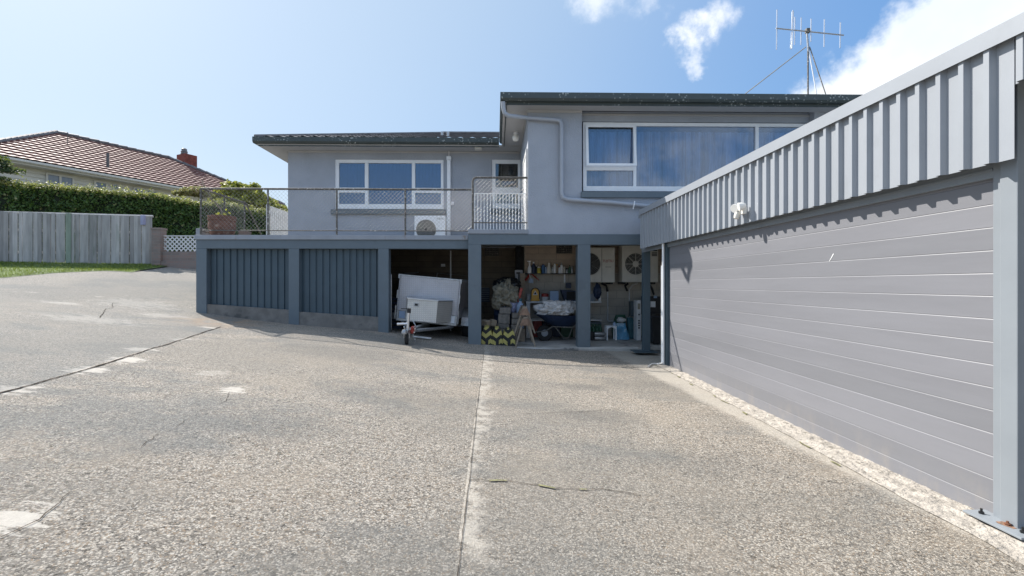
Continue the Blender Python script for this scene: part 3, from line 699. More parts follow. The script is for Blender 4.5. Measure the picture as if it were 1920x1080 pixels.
for (a, b, t0, t1) in ((387, 541, 570.5, 581.5), (560.5, 709, 585, 595)):
    x0, x1 = XX(a, YT) + .001, XX(b, YT) - .001; za, zb2 = ZZ(a, t0, YT), ZZ(b, t1, YT)
    MB().prism([(x0, G(x0, YT) - .2), (x1, G(x1, YT) - .2), (x1, zb2), (x0, za)], 'y', YT + .02, YT + .12).build('plinth', 'concrete', ter)
MB().box(tx0 + .03, tx0 + .1, YT + .23, YL + .1, -.2, cz_).build('side_wall', 'paint', ter)
# right hand, slightly higher bay
rx0 = XX(878, YR); rzb = ZZ(980, 458.5, YR); rzt = E + 1.085
MB().box(rx0, xL, YR - .03, YR + .2, ZZ(930, 438.5, YR), rzt).build('coping', 'coping', ter, bevel=.008)
MB().box(rx0 + .01, xL, YR + .201, YL - .002, ZZ(930, 438.5, YR) + .01, rzt - .02).build('deck', 'concrete', ter)
MB().box(rx0, 9.2, YR - .012, YR + .24, rzb, ZZ(930, 438.5, YR) - .004).build('beam', 'paint', ter)
for (a, b) in ((878, 902), (1083, 1107)):
    x0 = XX(a, YR); x1 = XX(b, YR)
    MB().box(x0, x1, YR - .01, YR + .238, -.1, rzb - .001).build('column', 'paint', ter, bevel=.006)

# ------------------------------------------------------------------ railings
def link_rail(root, A, B, zb_, zt_, pitch=.082, r=.0020, m='wire'):
    A, B = Vector(A), Vector(B); L = (B - A).length; u = (B - A).normalized(); H = zt_ - zb_; mb = MB()
    k = -H
    while k < L:
        for s in (1, -1):
            a0, a1 = (k, k + H)
            s0 = max(0, -a0) / H; s1 = min(1, (L - a0) / H)
            if s1 > s0 + .01:
                za, zc = (s0, s1) if s > 0 else (1 - s0, 1 - s1)
                pa = A + u * (a0 + H * s0); pb = A + u * (a0 + H * s1)
                mb.tube([(pa.x, pa.y, zb_ + H * za), (pb.x, pb.y, zb_ + H * zc)], r, 3, caps=False)
        k += pitch
    return mb.build('wire_mesh', m, root)
YQ = YT + .05
r1 = thing('chain_link_railing', (XX(377, YQ), YQ, DK), 'long low chain link railing along the front edge of the left terrace', 'railing')
xa, xb = XX(376.5, YQ), XX(884, YQ); tz, bz2 = ZZ(600, 354.5, YQ), ZZ(600, 432.5, YQ)
MB().tube([(xa, YQ, tz), (xb, YQ, tz)], .021, 8).build('top_rail', 'rail', r1, smooth=True)
MB().tube([(xa, YQ, bz2), (xb, YQ, bz2)], .011, 8).build('bottom_rail', 'rail', r1, smooth=True)
for px in (376.5, 502.5, 631.5, 760): MB().tube([(XX(px, YQ), YQ, DK - .001), (XX(px, YQ), YQ, tz)], .019, 8).build('post', 'rail', r1, smooth=True)
link_rail(r1, (xa, YQ, 0), (xb, YQ, 0), bz2, tz)
r2 = thing('chain_link_railing', (XX(886, YR), YR + .03, rzt), 'short tall chain link railing with a rounded pipe corner in front of the white balustrade', 'railing')
ya = YR + .03; xa, xb = XX(886.5, ya), xL - .01; tz, b3 = ZZ(940, 333, ya), ZZ(940, 417.5, ya)
MB().tube([(xa, ya, rzt), (xa, ya, tz - .07), (xa + .02, ya, tz - .02), (xa + .07, ya, tz), (xb, ya, tz)], .021, 8).build('top_rail', 'rail', r2, smooth=True)
MB().tube([(xa, ya, b3), (xb, ya, b3)], .012, 8).build('bottom_rail', 'rail', r2, smooth=True)
link_rail(r2, (xa, ya, 0), (xb, ya, 0), b3, tz)
r3 = thing('balustrade', (XX(890, YR), YR + .16, rzt), 'white steel balustrade of upright bars behind the short chain link railing', 'balustrade')
ya = YR + .16; x0, x1 = XX(889, ya), xL - .04; tz = ZZ(940, 363, ya)
MB().box(x0, x1, ya - .008, ya + .008, tz - .008, tz + .008).build('top_rail', 'white', r3)
for k in range(17): x = x0 + .01 + (x1 - x0 - .02) * k / 16; MB().box(x - .0075, x + .0075, ya - .0075, ya + .0075, rzt - .001, tz - .009).build('bar', 'white', r3)
# side railing
X4 = XX(377, YQ); r4 = thing('chain_link_railing', (X4, YQ + .05, DK), 'side chain link railing with slanted end brace running back behind the clay pot', 'railing')
yb = 11.45; tz = ZZ(600, 354.5, YQ)
MB().tube([(X4, YQ + .05, tz), (X4, yb, tz)], .02, 8).build('top_rail', 'rail', r4, smooth=True)
for y in (10.58, 11.42): MB().tube([(X4, y, DK - .03), (X4, y, tz)], .019, 8).build('post', 'rail', r4, smooth=True)
MB().tube([(X4, yb, tz), (X4, 12.5, DK + .03)], .018, 8).build('brace', 'rail', r4, smooth=True)
MB().tube([(X4, YQ + .05, DK + .08), (X4, 12.5, DK + .08)], .011, 8).build('bottom_rail', 'rail', r4, smooth=True)
link_rail(r4, (X4, YQ + .05, 0), (X4, yb, 0), DK + .09, tz)
# white pickets beyond
r5 = thing('picket_screen', (X4, 12.6, DK), 'narrow white picket screen beside the left corner of the house', 'fence')
ztp = ZZ(503, 386, 12.62)
MB().box(X4 - .04, X4 + .02, 12.56, 12.62, G(X4, 12.6) - .2, ztp + .03).build('post', 'white_old', r5); MB().box(X4 - .04, X4 + .02, 14.2, 14.27, G(X4, 14) - .2, ztp + .03).build('post', 'white_old', r5)
for k in range(13): y = 12.66 + k * .118; MB().box(X4 + .021, X4 + .04, y, y + .07, DK - .5, ztp).build('picket', 'white_old', r5)
MB().box(X4 - .005, X4 + .0205, 12.63, 14.19, ztp - .2, ztp - .12).build('rail', 'white_old', r5)

# ------------------------------------------------------------------ the carport
CXX = 2.70
car = thing('carport', (WX, 2.6, 0), 'long grey carport with ribbed steel fascia and a horizontally boarded side wall', 'carport')
cb, ct = E + .66, E + 1.34
def clad(y0, y1, z0, z1, xo):
    pr = []; y = y0
    while y < y1:
        pr += [(xo + .03, y), (xo + .03, y + .088), (xo, y + .100), (xo, y + .131)]; y += .143
    pr = [p for p in pr if p[1] < y1] + [(xo + .03, y1)]
    q = MB()
    A = [q.pt((p[0], p[1], z0)) for p in pr]; B = [q.pt((p[0], p[1], z1)) for p in pr]
    for k in range(len(pr) - 1): q.f.append([A[k], A[k + 1], B[k + 1], B[k]])
    return q
ob = clad(2.452, 8.87, cb, ct, CXX).build('fascia_cladding', 'clad', car)
sol = ob.modifiers.new('thickness', 'SOLIDIFY'); sol.thickness = .0025
ob = clad(-1.0, 2.45, E + 1.05, ct, CXX + .004).build('fascia_cladding', 'clad', car)
MB().prism([(CXX - .012, E + 1.285), (CXX - .012, E + 1.385), (CXX + .13, E + 1.40), (CXX + .13, E + 1.388), (CXX - .008, E + 1.373), (CXX - .008, E + 1.285)], 'y', -1, 8.89).build('flashing', 'clad', car)
MB().prism([(CXX + .05, E + 1.26), (CXX + .05, E + 1.33), (8.6, E + 1.36), (8.6, E + 1.29)], 'y', -1, 9.12).build('roof', 'clad_dark', car)
pr = []; z = -.02; n = 0
while z < E + .60:
    pr += [(WX, z + .0025), (WX, z + .1255), (WX + .0028, z + .131)]; z += .131
pr += [(WX, z + .006), (WX, E + .9)]
q = MB(); ya, yb = 2.635, 7.72
q.strip(pr, 'y', ya, yb); bd = q.build('side_boards', 'boards', car)
MB().box(WX + .02, WX + .12, ya, yb, .0, E + 1.25).build('inner_lining', 'clad_dark', car)
MB().box(WX - .028, WX - .003, ya, 9.1, E + .60, E + 1.2).build('top_rail', 'clad_dark', car)
MB().box(WX - .034, WX - .029, ya, 9.1, E + .64, E + .652).build('top_rail_lip', 'clad_dark', car)
MB().box(WX - .03, WX + .04, 2.587, 2.634, .02, E + .75).build('edge_trim', 'clad_dark', car, bevel=.003)
MB().box(WX - .045, WX + .075, 2.494, 2.585, .03, E + 1.25).build('post', 'clad_dark', car, bevel=.005)
bp = MB().box(WX - .13, WX + .16, 2.40, 2.71, .036, .048).build('base_plate', 'clad_dark', car, bevel=.003)
for (x, y) in ((WX - .07, 2.66), (WX - .065, 2.45)):
    MB().lathe([(.013, 0), (.013, .012), (.006, .013), (.006, .03)], (x, y, .048), 6).build('bolt', 'black', bp)
MB().lathe([(.016, 0), (.015, .010), (.007, .012), (.006, .022)], (WX - .06, 2.53, .048), 6).build('bolt', 'rust', bp)
mrs = mat('rust_stain', (.22, .13, .085), .9, var=.5, vs=60); M['rst'] = mrs
MB().poly([(WX - .062 + .02 * math.cos(a) * (1.2 + .5 * math.sin(3 * a)), 2.53 + .055 * math.sin(a) * (1 + .3 * math.cos(2 * a)), .0492) for a in [2 * math.pi * k / 20 for k in range(20)]]).build('rust_mark', 'rst', bp)
px0 = XX(1249, 7.73); MB().box(px0, px0 + .095, 7.73, 7.825, -.02, E + .67).build('post', 'paint_dark', car, bevel=.005)
MB().box(XX(1203.5, 9.12), XX(1216.5, 9.12), 9.02, 9.14, FZ - .03, cb + .3).build('post', 'paint_dark', car, bevel=.005)
MB().box(XX(1188, 9.0), XX(1230, 9.0), 8.88, 9.25, FZ - .028, FZ - .012).build('base_plate', 'paint_dark', car, bevel=.003)
MB().box(8.5, 8.6, -1, 9.1, -.1, E + 1.28).box(3.0, 8.49, 2.0, 2.1, E + 1.0, E + 1.25).build('far_wall', 'clad_dark', car)
MB().box(CXX + .04, 3.4, 8.84, 8.868, cb + .05, ct - .1).build('end_cladding', 'clad', car)
MB().tube([(px0 - .03, 7.78, E + .66), (px0 - .03, 7.78, .03)], .021, 10).build('conduit', 'white', car, smooth=True)
MB().tube([(px0 - .052, 7.80, E + .3), (px0 - .052, 7.80, .03)], .008, 8).build('conduit', 'white', car, smooth=True)
mb = MB(); hp = [GP(1243, 686.5) + Vector((0, 0, .03)), GP(1232, 684), GP(1222, 684.5), GP(1216, 689)]
mb.tube([p + Vector((0, 0, .018)) for p in hp], .011, 8).build('hose', 'white_old', smooth=True, label='short white hose end lying on the concrete by the rear wall post', cat='hose')
MB().prism([(3.985, E + .195), (3.995, E + .19), (3.945, E + .255), (3.938, E + .25)], 'x', WX - .0022, WX - .0012).build('scratch', 'white', car)
# floodlight
fl = P(1384, 393, 5.10); x0 = CXX - .002
fd = thing('floodlight', (x0, fl.y, fl.z), 'small cream twin floodlight with a motion sensor on the ribbed carport fascia', 'light')
MB().box(x0 - .045, x0 - .0, fl.y - .045, fl.y + .055, fl.z - .05, fl.z + .02).build('mounting_box', 'lampglass', fd, bevel=.006)
for (dy, aa) in ((.075, .5), (-.075, -.25)):
    m_ = rot((x0 - .068, fl.y + dy * .8, fl.z + .025), rz=aa, ry=R(-12))
    hd = MB(m_).lathe([(.015, .045), (.027, .038), (.04, .008), (.047, -.027), (.045, -.03)], (0, 0, 0), 16, axis='x').build('lamp_head', 'lampglass', fd, smooth=True)
MB(rot((x0 - .07, fl.y + .03, fl.z - .06), ry=R(15))).lathe([(.028, .03), (.032, 0), (.026, -.035)], (0, 0, 0), 12).build('sensor', 'cream', fd, smooth=True)
# ------------------------------------------------------------------ things on the terrace
M['fan_grey'] = mat('fan_grey', (.16, .16, .155), .6)
def ac_unit(name, x0, x1, y0, d, z0, z1, label, fan, fr_, body='cream', hub=False, group=None, spokes=0):
    t = thing(name, ((x0 + x1) / 2, y0 + d / 2, z0), label, 'air conditioner', group)
    b = MB().box(x0, x1, y0, y0 + d, z0, z1).build('casing', body, t, bevel=.012)
    fx, fz = fan
    MB().lathe([(fr_, 0), (fr_, -.006)], (fx, y0 - .001, fz), 36, axis='y').build('fan_opening', 'fan_grey' if body == 'white' else 'black', t)
    g = MB()
    for k in range(1, 9): 
        r = fr_ * k / 8; pts = [(fx + r * math.cos(a), y0 - .014, fz + r * math.sin(a)) for a in [2 * math.pi * j / 28 for j in range(29)]]
        g.tube(pts, .0028 if k < 8 else .008, 4, caps=False)
    for j in range(max(spokes, 6)):
        a = 2 * math.pi * j / max(spokes, 6) + math.pi / 2; g.tube([(fx, y0 - .016, fz), (fx + fr_ * math.cos(a), y0 - .016, fz + fr_ * math.sin(a))], .006 if spokes else .003, 4)
    g.build('fan_guard', 'wire' if not spokes else 'cream', t)
    if hub: MB().lathe([(fr_ * .29, 0), (fr_ * .29, -.012), (fr_ * .2, -.018)], (fx, y0 - .014, fz), 24, axis='y').build('fan_hub', body, t, smooth=True)
    else: MB().lathe([(fr_ * .14, 0), (fr_ * .12, -.01)], (fx, y0 - .014, fz), 16, axis='y').build('fan_hub', 'black', t, smooth=True)
    return t
Ya = 11.75
x0, x1 = XX(777, Ya), XX(836.5, Ya); z1 = ZZ(800, 404.5, Ya)
a1 = ac_unit('air_conditioner', x0, x1 - .02, Ya, .30, DK + .03, z1, 'white outdoor air conditioner on the left terrace under the three-part window', (XX(799, Ya), (DK + .03 + z1) / 2 - .01), .24, body='white')
for x in (x0 + .1, x1 - .15): MB().box(x, x + .05, Ya - .01, Ya + .32, DK - .001, DK + .029).build('foot', 'black', a1)
text_mesh('lettering', 'FUJITSU', .055, 'black', a1, Matrix.Translation((XX(826, Ya), Ya - .003, z1 - .09)) @ FACE)
t = thing('pipe_cover', (XX(841, 12.4), 12.4, DK), 'white pipe cover running up the wall beside the terrace air conditioner', 'pipe cover')
xc = XX(841.5, 12.42)
MB().box(xc - .045, xc + .045, 12.40, 12.498, DK - .02, ZZ(841, 300, 12.4)).build('duct', 'white', t, bevel=.008)
MB().box(xc - .06, xc + .06, 12.385, 12.498, ZZ(841, 299.5, 12.4), ZZ(841, 293, 12.4)).build('cap', 'white', t, bevel=.01)
MB().tube([(xc, 12.44, ZZ(841, 293, 12.4)), (xc, 12.44, SOF)], .012, 6).build('cable', 'white_old', t)
MB().box(XX(845.5, 12.45), XX(851, 12.45), 12.44, 12.498, ZZ(848, 384, 12.45), ZZ(848, 378, 12.45)).build('wall_switch', 'white', bevel=.004, label='small white isolator switch on the wall right of the white pipe cover', cat='switch')
# clay pot
pc = Vector((XX(415.5, 10.0), 10.02, DK - .02)); hp_ = ZZ(415, 405.5, 10.0) - DK + .02
pt = thing('plant_pot', pc, 'large wide terracotta pot with a bare stem at the left front corner of the terrace', 'plant pot')
MB().lathe([(.165, 0), (.18, .03), (.225, .08), (.25, .15), (.258, hp_ * .5), (.25, hp_ * .72), (.245, hp_ * .76), (.262, hp_ * .78), (.266, hp_ * .86), (.258, hp_ * .88), (.268, hp_ * .93), (.262, hp_), (.235, hp_), (.232, hp_ - .05)], pc, 32).build('pot', 'pot', pt, smooth=True)
MB().lathe([(.233, 0), (.1, .02)], pc + Vector((0, 0, hp_ - .06)), 20).build('soil', 'earth', pt)
stp = [pc + Vector((.03, 0, hp_ - .05)), P(414, 392, 10.05), P(404, 380, 10.05), P(394, 371, 10.05), P(389, 358, 10.05), P(380, 346, 10.05), P(372, 341, 10.05)]
st = MB().tube(stp, [.018, .016, .014, .012, .010, .008, .004], 6)
st.tube([P(380, 346, 10.05), P(379, 338, 10.05), P(384, 331, 10.05)], [.007, .006, .003], 5).tube([P(384, 350, 10.05), P(381, 341, 10.0), P(376, 338, 10.0)], [.006, .004, .003], 5).tube([P(372, 341, 10.05), P(362, 337, 10.0)], [.005, .002], 5)
st.build('stem', 'wood', pt, smooth=True)
def leaves(n, samp, size, name, m, parent=None, seed=1, asp=1.6, up=0.0, **kw):
    r = random.Random(seed); mb = MB()
    for _ in range(n):
        p, nn = samp(r); s = size * r.uniform(.6, 1.3)
        d = Vector((r.gauss(0, 1), r.gauss(0, 1), r.gauss(0, 1))) + (nn * 1.1 if nn else Vector())
        d.z += up; d.normalize(); a = d.orthogonal().normalized(); a.rotate(Matrix.Rotation(r.random() * 6.28, 3, d)); b = d.cross(a)
        mb.poly([p - a * s * asp / 2, p + b * s / 2 + d * s * .12, p + a * s * asp / 2, p - b * s / 2 + d * s * .12])
    return mb.build(name, m, parent, **kw)
leaves(26, lambda r: (pc + Vector((r.gauss(.03, .05), r.gauss(0, .05), hp_ + abs(r.gauss(0, .035)))), None), .05, 'sprout', 'tree', pt, 3)
for k, (px0_, px1_, py, Y, mt_, lab) in enumerate([(367, 378, 428, 9.98, 'coping', 'small grey concrete block at the outer left corner of the terrace'), (379, 391, 433, 10.6, 'brickwall', 'low pinkish brick lying behind the railing left of the clay pot'), (447, 465, 433.5, 10.7, 'brickwall', 'pinkish brick standing on the terrace right of the clay pot')]):
    a, b = XX(px0_, Y), XX(px1_, Y)
    MB().box(a, b, Y, Y + .15, DK - .03, ZZ((px0_ + px1_) / 2, py, Y)).build('brick', mt_, bevel=.006, label=lab, cat='brick')

# ------------------------------------------------------------------ trailer
tcn = P(799, 604, 10.0); roll = R(5.2)
TM = rot((tcn.x, 10.02, tcn.z), rz=-R(4)) @ Matrix.Rotation(roll, 4, 'Y')
tr = thing('box_trailer', (tcn.x, 10.0, G(tcn.x, 10.0)), 'silver chequer plate box trailer parked under the terrace with its drawbar pointing out', 'trailer')
HW = .625; HT = .93
def T(): return MB(TM)
T().box(-HW, HW, 0, .03, .19, HT).build('front_board', 'plate', tr, bevel=.004)
T().box(HW + .004, HW + .03, .01, 2.2, .13, HT - .01).build('side_board', 'plate', tr); T().box(-HW - .03, -HW - .004, .01, 2.2, .13, HT - .01).build('side_board', 'plate', tr)
T().box(-HW, HW, 2.18, 2.21, .13, HT - .01).build('tailgate', 'plate', tr); T().box(-HW, HW, .04, 2.17, .10, .14).build('floor', 'plate', tr)
T().box(-HW - .01, HW + .01, -.015, .045, HT, HT + .025).box(-HW - .04, -HW + .0, .046, 2.2, HT, HT + .02).box(HW, HW + .04, .046, 2.2, HT, HT + .02).box(-HW - .03, HW + .03, 2.2, 2.24, HT, HT + .02).build('top_trim', 'galv', tr)
T().tube([(-.30, 2.22, HT - .02), (-.30, 2.22, HT + .13), (HW + .03, 2.22, HT + .13), (HW + .03, 2.22, HT - .02)], .013, 6).tube([(-HW - .02, .05, HT + .03), (-HW - .02, 1.6, HT + .10)], .010, 6).build('rear_rack', 'galv', tr)
T().box(-HW - .015, HW + .015, -.02, .05, -.02, .03).box(-HW - .015, -HW + .025, -.02, .05, .031, .185).box(HW - .025, HW + .015, -.02, .05, .031, .185).box(-HW + .2, -HW + .23, -.01, .04, .031, .185).box(HW - .23, HW - .2, -.01, .04, .031, .185).build('frame', 'galv', tr)
T().box(-HW + .03, -HW + .195, 0, .03, .032, .183).build('lower_panel', 'paleblue', tr); T().box(HW - .195, HW - .03, 0, .03, .032, .183).build('lower_panel', 'white', tr); T().box(-HW + .235, HW - .235, 0, .03, .032, .183).build('lower_panel', 'plate', tr)
for s in (-1, 1):
    T().tube([(s * (HW + .045), -.03, .02), (s * (HW + .045), -.03, .30)], .016, 8).build('stake', 'galv', tr)
    T().box(s * (HW + .035) - .012, s * (HW + .035) + .012, -.03, .02, .45, .62).build('latch', 'galv', tr)
    T().box(s * (HW + .03) - .02, s * (HW + .03) + .02, -.02, .03, HT - .06, HT + .03).build('corner_cap', 'galv', tr)
    arc = [(.85 + .36 * math.cos(a), -.05 + .36 * math.sin(a)) for a in [math.pi * k / 12 for k in range(13)]]; arc2 = [(.85 + .34 * math.cos(a), -.05 + .34 * math.sin(a)) for a in [math.pi * (12 - k) / 12 for k in range(13)]]
    T().prism(arc + arc2, 'x', *sorted((s * (HW + .04), s * (HW + .26)))).build('mudguard', 'galv', tr)
    wh = T().lathe([(.17, -.08), (.27, -.085), (.285, -.05), (.285, .05), (.27, .085), (.17, .08)], (s * (HW + .15), .85, -.10), 28, axis='x').build('wheel', 'rubber', tr, smooth=True)
    T().lathe([(.17, -.05), (.165, .07), (.08, .05), (.05, .08)], (s * (HW + .15), .85, -.10), 20, axis='x').build('rim', 'galv', wh, smooth=True)
T().tube([(-HW - .2, .85, -.10), (HW + .2, .85, -.10)], .025, 8).build('axle', 'galv', tr)
# toolbox: tapered towards the front
bh0, bh1 = .055, .485
fx0, fx1, bx0, bx1 = -.29, .31, -.45, .52
q = T(); yf, ybk = -.56, -.055
v = [(bx0, ybk), (fx0, yf), (fx1, yf), (bx1, ybk)]
cx_ = -.06
q.prism([(a, b) for a, b in v], 'z', bh0 + .0, bh1); q.build('toolbox', 'plate_box', tr, bevel=.006)
tb = tr
lid = T().prism([(bx0 - .012, ybk + .01), (fx0 - .016, yf - .016), (fx1 + .016, yf - .016), (bx1 + .012, ybk + .01)], 'z', bh1 + .001, bh1 + .018).build('toolbox_lid', 'alu', tr)
T().box(-.16, -.06, yf - .014, yf - .001, .345, .42).build('toolbox_latch', 'galv', tr); T().box(-.14, -.08, yf - .018, yf - .0145, .36, .405).build('latch_plate', 'black', tr)
q = T(); q.m = TM @ Matrix.Translation((0, 0, -.06)); q.box(-.04, .04, -1.6, .2, -.04, .045); q.build('drawbar', 'galv', tr, bevel=.004)
for s in (-1, 1): T().tube([(s * .55, .1, -.06), (s * .05, -1.05, -.07)], .03, 8).build('side_strut', 'galv', tr)
cp = T(); cp.m = TM @ Matrix.Translation((0, -1.62, -.035)); cp.box(-.05, .05, -.1, .06, -.02, .03); cp.lathe([(.045, -.03), (.05, 0), (.03, .045)], (0, -.13, 0), 12); cp.tube([(0, -.02, .05), (0, -.13, .07), (0, -.18, .10)], .012, 6); cp.build('coupling', 'galv', tr, smooth=True)
T().box(.045, .10, -1.5, -1.36, -.08, .045).build('brake_lever', 'red', tr, bevel=.01)
# jockey wheel
JY = 8.45; jw = P(764, 632, JY); gz = G(jw.x, JY)
MB().tube([(jw.x - .0, JY, gz + .23), (jw.x + .025, JY, gz + .60)], .026, 12).build('jockey_post', 'alu', tr, smooth=True)
MB().tube([(jw.x + .025, JY, gz + .56), (jw.x + .028, JY, gz + .64)], .035, 12).tube([(jw.x + .03, JY, gz + .635), (jw.x - .11, JY - .02, gz + .635)], .008, 6).build('crank_handle', 'black', tr)
MB().tube([(jw.x - .18, JY - .02, gz + .36), (jw.x + .02, JY, gz + .37)], .022, 8).build('clamp_handle', 'alu', tr, smooth=True)
JM = rot((jw.x - .015, JY, gz + .112), rz=-R(20), rx=0) @ Matrix.Rotation(R(0), 4, 'Z')
jm = JM @ Matrix.Rotation(R(28), 4, 'Z')
jwh = MB(jm).lathe([(.06, -.03), (.098, -.032), (.112, -.015), (.112, .015), (.098, .032), (.06, .03)], (0, 0, 0), 24, axis='x').build('jockey_wheel', 'rubber', tr, smooth=True)
MB(jm).lathe([(.06, -.02), (.055, .024), (.02, .034), (.012, .034)], (0, 0, 0), 16, axis='x').build('hub', 'galv', jwh, smooth=True)
MB(jm).tube([(-.045, 0, 0), (-.045, 0, .10), (-.02, 0, .14), (.02, 0, .14), (.045, 0, .10), (.045, 0, 0)], .008, 6).build('fork', 'alu', tr)
ch = MB(); 
for k in range(9): ch.lathe([(.008, -.006), (.014, 0), (.008, .006)], (jw.x + .12 + .02 * math.sin(k), JY - .02 + .01 * (k % 2), gz + .30 - .03 * k), 8, axis='y' if k % 2 else 'x')
ch.tube([(jw.x + .10, JY - .02, gz + .42), (jw.x + .15, JY - .04, gz + .34), (jw.x + .12, JY - .02, gz + .30)], .009, 6); ch.build('safety_chain', 'galv', tr)
lb = [GP(779, 634) , GP(800, 636)]
MB(rot((lb[0].x + .13, lb[0].y, lb[0].z + .02), rz=-R(4), ry=R(6))).box(-.18, .18, -.03, .03, -.015, .01).build('timber_batten', 'white_old', bevel=.003, label='short pale batten lying on the ground beside the trailer jockey wheel', cat='timber')

# ------------------------------------------------------------------ workshop things
def rod(name, pts, r, m, label, cat, n=8, group=None): return MB().tube(pts, r, n).build(name, m, smooth=True, label=label, cat=cat, group=group)
rod('waste_pipe', [(XX(845, 11.4), 11.4, E + .79), (XX(845, 11.4), 11.4, .1)], .016, 'white_old', 'thin pale vertical pipe behind the trailer', 'pipe')
rod('steel_pole', [(XX(733.5, 10.2), 10.2, E + .2), (XX(733.5, 10.2), 10.2, .38)], .016, 'galv', 'thin grey pole standing just inside the left of the trailer bay', 'pole')
ck = thing('slatted_crate', (XX(742, 10.6), 10.7, .35), 'dark slatted crate stack left of the trailer', 'crate')
for k in range(8): MB().box(XX(736, 10.6), XX(752, 10.6), 10.6, 11.0, .36 + k * .09, .42 + k * .09).build('slat', 'navy', ck)
MB().box(XX(737, 10.6), XX(751, 10.6), 10.63, 10.98, .34, 1.1).build('core', 'black', ck)
# shelf with bottles
YS = BR - .16; sz = ZZ(1027, 512.5, YS)
sh = thing('wall_shelf', (XX(1027, YS), YS, sz), 'narrow dark wall shelf carrying a row of bottles', 'shelf')
MB().box(XX(984.5, YS), XX(1078, YS), YS - .07, BR - .002, sz - .02, sz).build('board', 'black', sh)
MB().box(XX(1059, YS), XX(1061.5, YS), BR - .03, BR - .004, ZZ(1060, 530, BR), sz - .02).build('bracket', 'white', sh)
def bottle(px, py, wpx, m, cap, label, kind='plain', Y=None, zb=None, cat='bottle'):
    Y = Y or YS; zb = sz if zb is None else zb; c = Vector((XX(px, Y), Y, zb)); h = ZZ(px, py, Y) - zb; r = wpx / 2 * Y / F
    o = thing('bottle' if cat == 'bottle' else cat.replace(' ', '_'), c, label, cat, 'bottles and cans on the wall shelf' if Y == YS else None)
    if kind == 'plain': pr = [(r * .9, 0), (r, h * .03), (r, h * .62), (r * .85, h * .72), (r * .38, h * .82), (r * .36, h * .86)]; cp = [(r * .45, h * .86), (r * .45, h), (r * .2, h)]
    elif kind == 'can': pr = [(r * .92, 0), (r, h * .03), (r, h * .86), (r * .8, h * .9)]; cp = [(r * .6, h * .9), (r * .6, h), (r * .3, h)]
    elif kind == 'cone': pr = [(r * .95, 0), (r, h * .1), (r * .9, h * .3), (r * .5, h * .75), (r * .42, h * .88)]; cp = [(r * .5, h * .88), (r * .5, h), (r * .3, h)]
    elif kind == 'spray': pr = [(r, 0), (r, h * .42), (r * .45, h * .6), (r * .38, h * .78)]; cp = [(r * .5, h * .78), (r * .5, h * .92), (r * .3, h * .94)]
    elif kind == 'jar': pr = [(r * .95, 0), (r, h * .06), (r, h * .72), (r * .85, h * .78)]; cp = [(r * .9, h * .78), (r * .9, h), (r * .5, h)]
    elif kind == 'nozzle': pr = [(r * .95, 0), (r, h * .05), (r, h * .65), (r * .6, h * .74)]; cp = [(r * .45, h * .74), (r * .15, h), (r * .1, h)]
    MB().lathe(pr, c, 14).build('body', m, o, smooth=True)
    MB().lathe(cp, c, 10).build('cap', cap, o, smooth=True)
    if kind == 'spray': MB().box(c.x - r * 1.1, c.x + r * .6, c.y - r * .3, c.y + r * .3, zb + h * .925, zb + h).build('trigger', cap, o)
    return o
bottle(993, 489, 8, 'white', 'white', 'white trigger spray bottle at the left end of the shelf', 'spray')
bottle(1000.5, 491, 8, 'navy', 'white', 'dark blue bottle with white cap second on the shelf', 'plain')
bottle(1006, 498, 4, 'black', 'white', 'slim black bottle right of the dark blue bottle', 'can')
bottle(1010.5, 500, 7, 'yellow', 'cream', 'squat yellow can on the shelf', 'jar')
bottle(1018.5, 495, 6.5, 'blue', 'navy', 'tall bright blue can on the shelf', 'can')
bottle(1023.3, 499, 3.5, 'paleblue', 'black', 'slim grey can between the blue can and the cream flask', 'can')
bottle(1029.5, 493, 10, 'cream', 'cream', 'wide cream flask shaped bottle in the middle of the shelf', 'cone')
bottle(1035.8, 498, 3.5, 'galv', 'black', 'small silver bottle right of the wide cream flask', 'plain')
bottle(1040, 494.5, 4.5, 'white', 'white', 'tall white can right of the wide cream flask', 'can')
bottle(1044.3, 495.5, 4, 'wood', 'orange', 'brown can beside the tall white can', 'can')
bottle(1048.8, 499, 4, 'white', 'red', 'short white bottle with red cap on the shelf', 'plain')
bottle(1053, 491.5, 5.5, 'white', 'galv', 'white bottle with a pointed nozzle on the shelf', 'nozzle')
bottle(1058, 500, 3.5, 'cream', 'cream', 'small cream tube bottle right of the pointed nozzle bottle', 'can')
bottle(1063, 503, 5, 'galv', 'black', 'grey metal jar with dark lid near the right of the shelf', 'jar')
bottle(1068, 497, 5, 'green', 'black', 'dark green bottle near the right of the shelf', 'plain')
bottle(1072.5, 499, 4, 'galv', 'galv', 'narrow silver tin at the right end of the shelf', 'can')
# things hanging left of the shelf
YH = BR - .1
c = P(972.5, 532, YH - .1); w_ = .10; hh = ZZ(972, 506, YH - .1) - c.z
hd = thing('hand_vacuum', c, 'silver grey rounded appliance hanging on the wall left of the shelf', 'appliance')
MB().prism([(c.x - w_, c.z + hh * .92), (c.x - w_ * .93, c.z + hh), (c.x + w_ * .8, c.z + hh), (c.x + w_, c.z + hh * .9), (c.x + w_ * .95, c.z + hh * .1), (c.x + w_ * .75, c.z), (c.x - w_ * .5, c.z), (c.x - w_ * .8, c.z + hh * .15)], 'y', c.y - .06, c.y + .06).build('housing', 'silver', hd, bevel=.012)
MB().box(c.x - w_ * .6, c.x + w_ * .4, c.y - .075, c.y - .062, c.z + hh * .7, c.z + hh * .82).box(c.x - .02, c.x + .01, c.y - .075, c.y - .062, c.z + hh * .25, c.z + hh * .69).build('grip', 'black', hd, bevel=.004)
c = P(996, 517, YH - .05)
g_ = thing('hedge_shears', c, 'red handled shears hanging below the left end of the shelf', 'shears')
